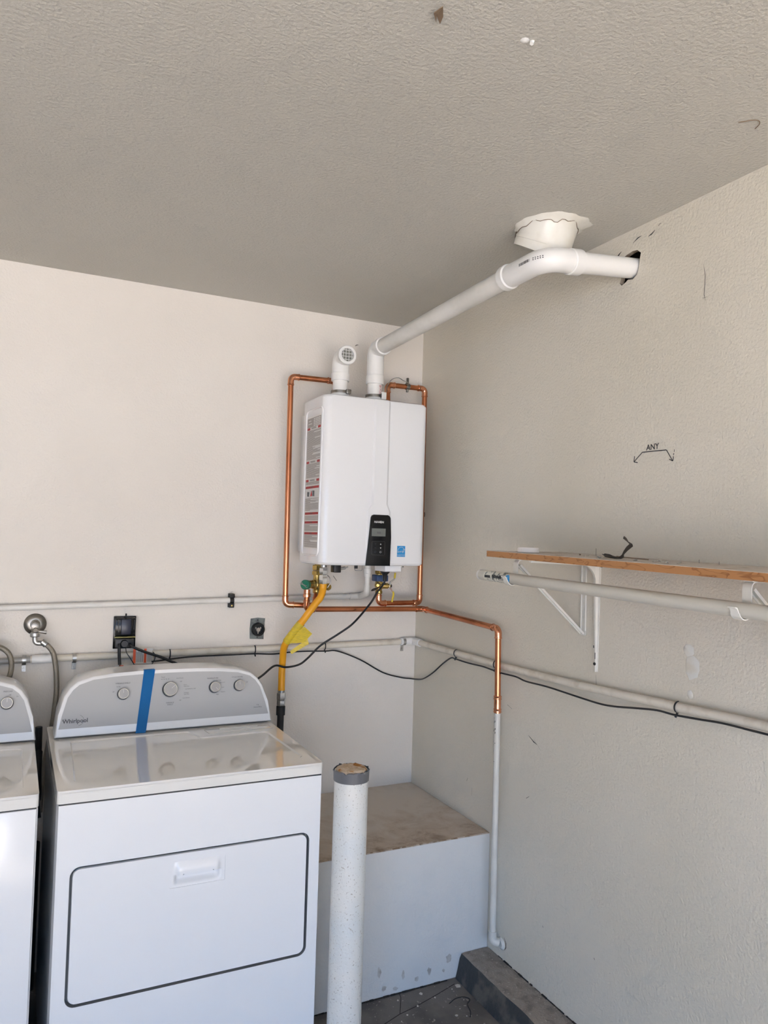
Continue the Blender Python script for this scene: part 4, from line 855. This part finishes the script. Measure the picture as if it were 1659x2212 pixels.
# ================================================================ shelf
def sh(y): return 1.567-(-1.01-y)*.018*1.0     # the board falls slightly towards the camera
sf = thing('shelf_board', 'plywood shelf board with a dusty white top on the right wall', 'shelf', (-.15, -1.01, 1.548))
bm = B(); y0s, y1s = -1.010, -2.75
pts = [(-.302, y0s, sh(y0s)), (-.0006, y0s, sh(y0s)), (-.0006, y1s, sh(y1s)), (-.302, y1s, sh(y1s))]
prism(bm, [(a, b, c-.0190) for a, b, c in pts], (0, 0, .0180)); obj('board', bm, 'wood', sf)
bm = B(); prism(bm, [(a, b, c-.0010) for a, b, c in pts], (0, 0, .0010)); obj('painted_top', bm, 'dust', sf, label='dusty painted top surface')
def closet_bracket(y, lab):
    t = thing('shelf_bracket', lab, 'bracket', (0, y, 1.30)); zt = sh(y)-.0200; w = .011
    bm = B(); box(bm, -.004, -.0006, y-w, y+w, zt-.24, zt-.0005, bev=.001); box(bm, -.0075, -.004, y-w, y-w+.003, zt-.225, zt-.0005); box(bm, -.0075, -.004, y+w-.003, y+w, zt-.225, zt-.0005); obj('wall_plate', bm, 'bracket', t)
    bm = B(); box(bm, -.270, -.006, y-w, y+w, zt-.003, zt-.0005); obj('top_arm', bm, 'bracket', t)
    # front strap: down behind the rod, then cupping under it and curling up on the room side
    zr = 1.488-(-.960-y)*.020*1.0; rx = -.290; R_ = .0195
    P = [(-.235, y, zt-.002), (-.262, y, zt-.004), (-.272, y, zt-.016), (-.272, y, zr+.010)]
    for k in range(0, 8): a = -k/7*PI*.92; P.append((rx+R_*math.cos(a), y, zr+R_*math.sin(a)))
    P.append((rx-R_-.004, y, zr+.004)); P.append((rx-R_-.010, y, zr+.006))
    P = spline(P, 4); bm = B(); vs = []
    for i, p in enumerate(P):
        ww = w if i < len(P)*.82 else w*.85
        tn = (P[min(i+1, len(P)-1)]-P[max(i-1, 0)]).normalized(); nn = tn.cross(Vector((0, 1, 0))).normalized()*.0013
        vs.append([bm.verts.new(Vector(p)+Vector((0, s*ww, 0))+nn*q_) for s, q_ in ((-1, -1), (1, -1), (1, 1), (-1, 1))])
    for A2, B2 in zip(vs, vs[1:]):
        for k in range(4): bm.faces.new((A2[k], A2[(k+1) % 4], B2[(k+1) % 4], B2[k]))
    bm.faces.new(vs[0]); bm.faces.new(vs[-1]); obj('rod_hook', bm, 'bracket', t)
    bm = B(); a = Vector((-.258, y, zt-.016)); b = Vector((-.006, y, zt-.232))
    d = (b-a).normalized(); n = Vector((0, 1, 0)).cross(d)
    for s in (-1, 1): prism(bm, [a+Vector((0, s*.0075-.0012, 0)), b+Vector((0, s*.0075-.0012, 0)), b+Vector((0, s*.0075-.0012, 0))+n*.007, a+Vector((0, s*.0075-.0012, 0))+n*.007], (0, .0024, 0))
    prism(bm, [a+Vector((0, -.0075, 0)), b+Vector((0, -.0075, 0)), b+Vector((0, -.0075, 0))+n*.002, a+Vector((0, -.0075, 0))+n*.002], (0, .015, 0)); obj('diagonal_brace', bm, 'bracket', t)
    bm = B(); lathe(bm, (-.0042, y, zt-.232), (-1, 0, 0), [(0, .0035), (.002, .003), (.002, 0)], 10); obj('screw', bm, 'iron', t)
    return zr
closet_bracket(-1.125, 'white closet bracket with diagonal brace at the left end of the shelf')
closet_bracket(-1.935, 'white closet bracket at the right edge of the photo holding the rod in a hook')
# stamped L bracket
yb_ = -1.186; zt = sh(yb_)-.0200
sbk = thing('shelf_bracket', 'tall white pressed steel bracket tapering to a point under the shelf', 'bracket', (0, yb_, 1.20))
bm = B(); vs = []
for z, w in ((zt-.0005, .0135), (zt-.10, .0115), (zt-.24, .0085), (zt-.345, .0065)):
    d = .0165*(w/.0135)
    vs.append([bm.verts.new(p) for p in ((-.0006, yb_-w, z), (-.003, yb_-w, z), (-.004, yb_-w*.55, z), (-d, yb_-w*.35, z), (-d, yb_+w*.35, z), (-.004, yb_+w*.55, z), (-.003, yb_+w, z), (-.0006, yb_+w, z))])
for A2, B2 in zip(vs, vs[1:]):
    for k in range(8): bm.faces.new((A2[k], A2[(k+1) % 8], B2[(k+1) % 8], B2[k]))
bm.faces.new(vs[0]); bm.faces.new(vs[-1]); obj('wall_leg', bm, 'bracket', sbk)
bm = B(); vs = []
for x, w in ((-.0008, .0135), (-.09, .011), (-.18, .0085), (-.265, .0065)):
    d = .0165*(w/.0135)
    vs.append([bm.verts.new(p) for p in ((x, yb_-w, zt-.0006), (x, yb_-w, zt-.003), (x, yb_-w*.45, zt-d), (x, yb_+w*.45, zt-d), (x, yb_+w, zt-.003), (x, yb_+w, zt-.0006))])
for A2, B2 in zip(vs, vs[1:]):
    for k in range(6): bm.faces.new((A2[k], A2[(k+1) % 6], B2[(k+1) % 6], B2[k]))
bm.faces.new(vs[0]); bm.faces.new(vs[-1]); obj('shelf_leg', bm, 'bracket', sbk)
bm = B(); P = [(-.010, yb_-.004, zt-.010), (-.075, yb_-.004, zt-.010)]+[(-.075+.062*math.sin(a), yb_-.004, zt-.010-.058*(1-math.cos(a))) for a in [k*PI/16 for k in range(1, 9)]]+[(-.010, yb_-.004, zt-.070)]
prism(bm, P, (0, .008, 0)); obj('gusset', bm, 'bracket', sbk, label='curved web in the bracket corner')
bm = B(); lathe(bm, (-.0035, yb_-.017, zt-.014), (-1, 0, 0), [(-.0028, .0048), (.003, .0045), (.003, 0)], 12); obj('screw', bm, 'iron', sbk, label='black screw head'); bm = B(); lathe(bm, (-.008, yb_, zt-.320), (-1, 0, 0), [(0, .0050), (.003, .0045), (.003, 0)], 12); obj('screw', bm, 'iron', sbk, label='black screw head')
bm = B(); box(bm, -.0165, -.0150, yb_-.0035, yb_-.0015, zt-.27, zt-.262); box(bm, -.0100, -.0090, yb_-.0030, yb_-.001, zt-.305, zt-.285); obj('paint_chip', bm, 'iron', sbk)
# rod
rd = thing('closet_rod', 'round off-white closet rod hanging in hooks under the shelf', 'rod', (-.29, -.96, 1.47))
def rz(y): return 1.488-(-.960-y)*.020
bm = B(); tube(bm, [(-.290, -.962, rz(-.962)), (-.290, -2.70, rz(-2.70))], .0165, 28); obj('rod', bm, 'rod', rd)
bm = B(); lathe(bm, (-.290, -.9585, rz(-.9585)), (0, -1, -.02), [(0, .0), (0, .015), (.0015, .0170), (.010, .0170)], 24); obj('end_cap', bm, 'pvcd', rd)
bm = B(); tube(bm, [(-.290, -1.000, rz(-1.0)), (-.290, -1.128, rz(-1.128))], .0168, 28, cap=False); lb = obj('paper_label', bm, 'rodlabel', rd, label='worn paper label wrapped round the rod')
def rod_patch(ya, yb2, a0, a1, rr, m_, nm, ell=False):
    bm = B(); n1, n2 = 10, 8; G = []
    for i in range(n1+1):
        row = []
        for j in range(n2+1):
            u = i/n1*2-1; v = j/n2*2-1
            if ell: v = v*math.sqrt(max(0, 1-u*u*.98))
            y = (ya+yb2)/2+(yb2-ya)/2*u; a = (a0+a1)/2+(a1-a0)/2*v
            row.append(bm.verts.new((-.290-rr*math.cos(a), y, rz(y)+rr*math.sin(a))))
        G.append(row)
    for i in range(n1):
        for j in range(n2): bm.faces.new((G[i][j], G[i+1][j], G[i+1][j+1], G[i][j+1]))
    obj(nm, bm, m_, lb)
rod_patch(-1.118, -1.142, -.75, .75, .01705, 'blue', 'blue_seal', True)
bm = B()
for s, y, z in (('38 in', -1.108, .006), ('FOLK', -1.110, .000), ('7F', -1.108, -.006)): text(bm, s, .0060, (-.3075, y, rz(y)+z), (0, -1, -.02), (0, 0, 1), bold=.0002)
obj('lettering', bm, 'bluegrey', lb)
bm = B(); text(bm, 'LAST\nHere', .0050, (-.3078, -1.130, rz(-1.13)), (0, -1, -.02), (0, 0, 1)); obj('lettering', bm, 'white_print', lb)
bm = B(); y = -1.050
while y > -1.098: box(bm, -.3076, -.3068, y-.0009, y, rz(y)-random.uniform(.002, .011), rz(y)+random.uniform(.003, .011)); y -= .0026
obj('fine_print', bm, 'ink', lb, kind='stuff')
bm = B(); y = -1.010
while y > -1.04: box(bm, -.3078, -.3070, y, y+.0011, rz(y)-.005, rz(y)+.003); y -= .0024
obj('barcode', bm, 'ink', lb)
# items on the shelf
bm = B(); lathe(bm, (-.245, -1.150, sh(-1.15)+.0004), (0, 0, 1), [(0, .0315), (.002, .0330), (.013, .0325), (.0155, .0305), (.0155, .0240), (.0145, .0235), (.0145, 0)], 32); obj('round_cap', bm, 'soap', label='flat round white cap lying near the left end of the shelf', cat='cap')
bm = B(); P = [(-.245, -1.475, .013), (-.25, -1.490, .010), (-.25, -1.505, .004), (-.25, -1.525, .003), (-.25, -1.545, .004), (-.25, -1.552, .014), (-.248, -1.560, .024), (-.245, -1.570, .034), (-.247, -1.5755, .042), (-.25, -1.568, .048), (-.252, -1.560, .055), (-.25, -1.555, .062)]
Wd = [.004, .010, .013, .014, .008, .003, .006, .009, .004, .002, .005, .001]; vs = []
for (a, b, c), w in zip(P, Wd):
    z_ = sh(b)+c; vs.append([bm.verts.new((a-w, b+w*.25, z_+w*.15)), bm.verts.new((a, b, z_-.0015 if c > .006 else z_-.001)), bm.verts.new((a+w, b-w*.25, z_+w*.3))])
for A2, B2 in zip(vs, vs[1:]):
    for k in range(2): bm.faces.new((A2[k], A2[k+1], B2[k+1], B2[k]))
bmesh.ops.solidify(bm, geom=bm.faces[:], thickness=.0012); obj('curled_scrap', bm, 'scrap', label='dark curled scrap of bark or leather standing up on the shelf', cat='scrap')
for i in range(16):
    y = random.choice([random.uniform(-1.30, -1.45), random.uniform(-1.58, -1.80), random.uniform(-1.64, -1.74), random.uniform(-1.2, -2.0)]); x = random.uniform(-.28, -.15); s = random.uniform(.004, .011)
    bm = B(); n = 6; zb = sh(y)+.0012
    prism(bm, [(x+s*math.cos(k*PI/3)*random.uniform(.4, 1), y+s*math.sin(k*PI/3)*random.uniform(.4, 1.2), zb+random.uniform(-.0006, .0035)) for k in range(n)], (0, 0, .0015))
    obj('debris_flake', bm, random.choice(['chip', 'brown', 'chip']), label='small pale or brown flake of debris lying on the shelf', cat='debris', group='debris flakes scattered on the shelf')
bm = B(); tube(bm, [(-.17, -1.445, sh(-1.445)+.006), (-.17, -1.50, sh(-1.50)+.004), (-.165, -1.555, sh(-1.555)+.003)], .0013, 6); obj('thin_stick', bm, 'brown', label='thin straight stick on the shelf right of the curled scrap', cat='stick')
for y, h in ((-1.285, .022), (-1.66, .010), (-1.72, .008)):
    bm = B(); tube(bm, [(-.10, y, sh(y)+.001), (-.10, y, sh(y)+h)], .0007, 6); obj('nail', bm, 'nickel', label='fine nail point sticking up through the shelf', cat='nail', group='nail points in the shelf')

# ================================================================ ceiling stub and marks
du = thing('duct_stub', 'painted old duct collar hanging from a torn patch in the ceiling', 'duct', (-.22, -1.165, H-.12))
ax = Vector((-.06, .486, -1)).normalized(); base = Vector((-.231, -1.212, H+.030))
bm = B(); u = Vector((0, 1, 0)); u = (u-ax*u.dot(ax)).normalized(); w = ax.cross(u); n = 56; rings = []
prof = [(.0, .087), (.072, .087), (.077, .0885), (.082, .0870), (.10, .0865), (.110, .0860), (.110, .0845), (.03, .0845)]
for d_, r_ in prof:
    ring = []
    for k in range(n):
        a = 2*PI*k/n; rr = r_*(1+.012*math.sin(3*a+.5)+.006*math.sin(7*a)); dd_ = d_+(.006*math.sin(2*a+1) *.4 if d_ > .1 else 0)
        ring.append(bm.verts.new(base+ax*dd_+(u*math.cos(a)+w*math.sin(a))*rr))
    rings.append(ring)
for A2, B2 in zip(rings, rings[1:]):
    for k in range(n): bm.faces.new((A2[k], A2[(k+1) % n], B2[(k+1) % n], B2[k]))
obj('collar', bm, 'bracket', du)
bm = B(); rings = []
for q_ in range(4):
    ring = []
    for k in range(n):
        a = 2*PI*k/n; dirv = u*math.cos(a)+w*math.sin(a)
        # point where the collar meets the ceiling
        p = base+dirv*.0885; t_ = (H-p.z)/ax.z; p = p+ax*t_
        c0 = Vector((base.x, base.y, H))+ax*((H-base.z)/ax.z); rad = Vector((p.x-c0.x, p.y-c0.y, 0)); jit = .5+.5*math.sin(9*a+1)*math.sin(4*a); sc_ = 1+2.2*max(0, rad.normalized().dot(Vector((.9, -.44, 0))))**3
        if q_ == 0: pt = p+ax*(.012+.010*jit)+dirv*.0005
        elif q_ == 1: pt = p+ax*.010+rad.normalized()*(.002+.004*jit)
        elif q_ == 2: pt = Vector((p.x, p.y, H-.003))+rad.normalized()*(.004+.006*jit)*sc_
        else: pt = Vector((p.x, p.y, H+.0008))+rad.normalized()*(.006+.008*jit)*sc_
        ring.append(bm.verts.new(pt))
    rings.append(ring)
for A2, B2 in zip(rings, rings[1:]):
    for k in range(n): bm.faces.new((A2[k], A2[(k+1) % n], B2[(k+1) % n], B2[k]))
obj('torn_surround', bm, 'bracket', du, label='ragged plaster and paint around the collar')
bm = B(); P = []
for k in range(n+1):
    a = 2*PI*k/n; dirv = u*math.cos(a)+w*math.sin(a); p = base+dirv*.0892; t_ = (H-p.z)/ax.z; P.append(p+ax*(t_+.018+.009*math.sin(9*a+1)*math.sin(4*a)+random.uniform(-.002, .002)))
tube(bm, P, .0009, 5, cap=False); obj('crack', bm, 'brown', du, label='dark crack line round the collar')
bm = B(); P = [base+ax*(.085+.02*0)+(u*math.cos(a)+w*math.sin(a))*.0885 for a in [3.6+k*.1 for k in range(14)]]; tube(bm, P, .0007, 5)
obj('dent_line', bm, 'bracket', du)
bm = B(); c = Vector((-.999, -1.866, H-.004))
for s in (-1, 1):
    prism(bm, [c, c+Vector((.010*s, .016, -.006)), c+Vector((.004*s+.012, .038, -.004)), c+Vector((.002, .026, -.001))], (0, 0, .0012))
bmv = obj('dry_leaf', bm, 'brown', label='small brown dried leaf or moth stuck to the ceiling at the top of the photo', cat='leaf')
bm = B(); lathe(bm, (-.812, -1.856, H-.003), (0, 0, 1), [(0, 0), (0, .004), (.003, .009), (.0034, .009)], 9); lathe(bm, (-.80, -1.862, H-.006), (.4, .2, 1), [(0, 0), (0, .004), (.006, .005)], 6); obj('paint_blister', bm, 'pvc', label='small broken white paint blister on the ceiling', cat='paint')
bm = B(); tube(bm, spline([(-.225, -1.86, H-.0012), (-.20, -1.885, H-.0012), (-.18, -1.88, H-.0012), (-.17, -1.86, H-.0012)]), .001, 5); obj('scratch', bm, 'brown', label='curved hairline scratch on the ceiling near the right edge', cat='scratch')
bm = B(); tube(bm, [(-.340, -.003, 2.437), (-.336, -.012, 2.440)], .0022, 6); tube(bm, [(-.336, -.002, 2.441), (-.330, -.010, 2.441)], .0014, 6); obj('wall_hook', bm, 'nickel', label='tiny bent nail in the back wall between the two vent elbows', cat='nail')

# barcode on the vent elbow: laid on the outside of the bend
def bend_point(t):   # arc of the elbow's room side
    path = fillet([Bv-d1*.055, Vector((-.334, -1.319, 2.400)), Cv+d2*.075], .085, 14); return path[int(t*(len(path)-1))]
bm = B(); path = fillet([Bv-d1*.055, Vector((-.334, -1.319, 2.400)), Cv+d2*.075], .085, 40)
CAMP = Vector((-1.65, -3.017, 1.595))
def on_elbow(s, h):      # s metres along the bend, h metres up its skin; faces the room (-x,-y) slightly below level
    acc = 0
    for a, b in zip(path, path[1:]):
        l = (b-a).length
        if acc+l >= s: p = a.lerp(b, (s-acc)/l); t_ = (b-a).normalized(); break
        acc += l
    n_ = Vector((-.62, -.60, -.18)); n_ = (n_-t_*n_.dot(t_)).normalized(); up_ = t_.cross(n_).normalized(); up_ = up_ if up_.z > 0 else -up_
    a_ = h/.0345+.12; return p+(n_*math.cos(a_)+up_*math.sin(a_))*.0348
s = .108
while s < .146:
    w_ = random.choice((.0008, .0014, .002)); 
    bm.faces.new([bm.verts.new(on_elbow(a, b)) for a, b in ((s, 0), (s+w_, 0), (s+w_, .008), (s, .008))]); s += w_+random.choice((.0007, .0012))
for k in range(5):
    for r2 in (0, .005): 
        s = .152+k*.0045; bm.faces.new([bm.verts.new(on_elbow(a, b)) for a, b in ((s, r2), (s+.0022, r2), (s+.0022, r2+.0028), (s, r2+.0028))])
obj('barcode', bm, 'ink', ev)

# ================================================================ floor details
bm = B(); tube(bm, spline([(-.239, -.755, .003), (-.205, -.742, .005), (-.175, -.748, .006), (-.162, -.765, .004), (-.185, -.785, .004), (-.195, -.82, .003), (-.212, -.845, .003)]), .0016, 6)
obj('bent_wire', bm, 'iron', label='short bent black wire lying on the concrete floor', cat='wire')
bm = B(); z = .0006
strip(bm, [(-.62, -.78, z), (-.5, -.765, z), (-.42, -.735, z), (-.35, -.72, z), (-.25, -.69, z), (-.16, -.66, z)], .0035, (0, 0, 1))
strip(bm, [(-.42, -.735, z), (-.40, -.70, z), (-.375, -.655, z), (-.37, -.635, z)], .0025, (0, 0, 1)); obj('floor_crack', bm, 'cavity', fl, label='hairline cracks in the concrete')
bm = B(); x = -.69
while x < -.19: l = random.uniform(.004, .03); h = random.uniform(.0005, .003); box(bm, x, x+l, -.633-h, -.6312, .0005, .0025+h); x += l+random.choice((0, 0, .002))
obj('wall_gap', bm, 'cavity', fl, label='dark gap where the platform meets the floor', kind='stuff')
for i in range(14):
    x = random.uniform(-.50, -.17); y = random.uniform(-.66, -.84); s_ = random.uniform(.002, .006)
    if i == 0: x, y, s_ = -.155, -.675, .011
    if i == 1: x, y, s_ = -.30, -.665, .007
    bm = B(); prism(bm, [(x+s_*math.cos(k*PI/2.5)*random.uniform(.5, 1.2), y+s_*math.sin(k*PI/2.5)*random.uniform(.5, 1.2), .0006) for k in range(5)], (0, 0, .002)); obj('plaster_crumb', bm, 'chip', label='small pale plaster crumb on the concrete floor', cat='debris', group='plaster crumbs on the floor')
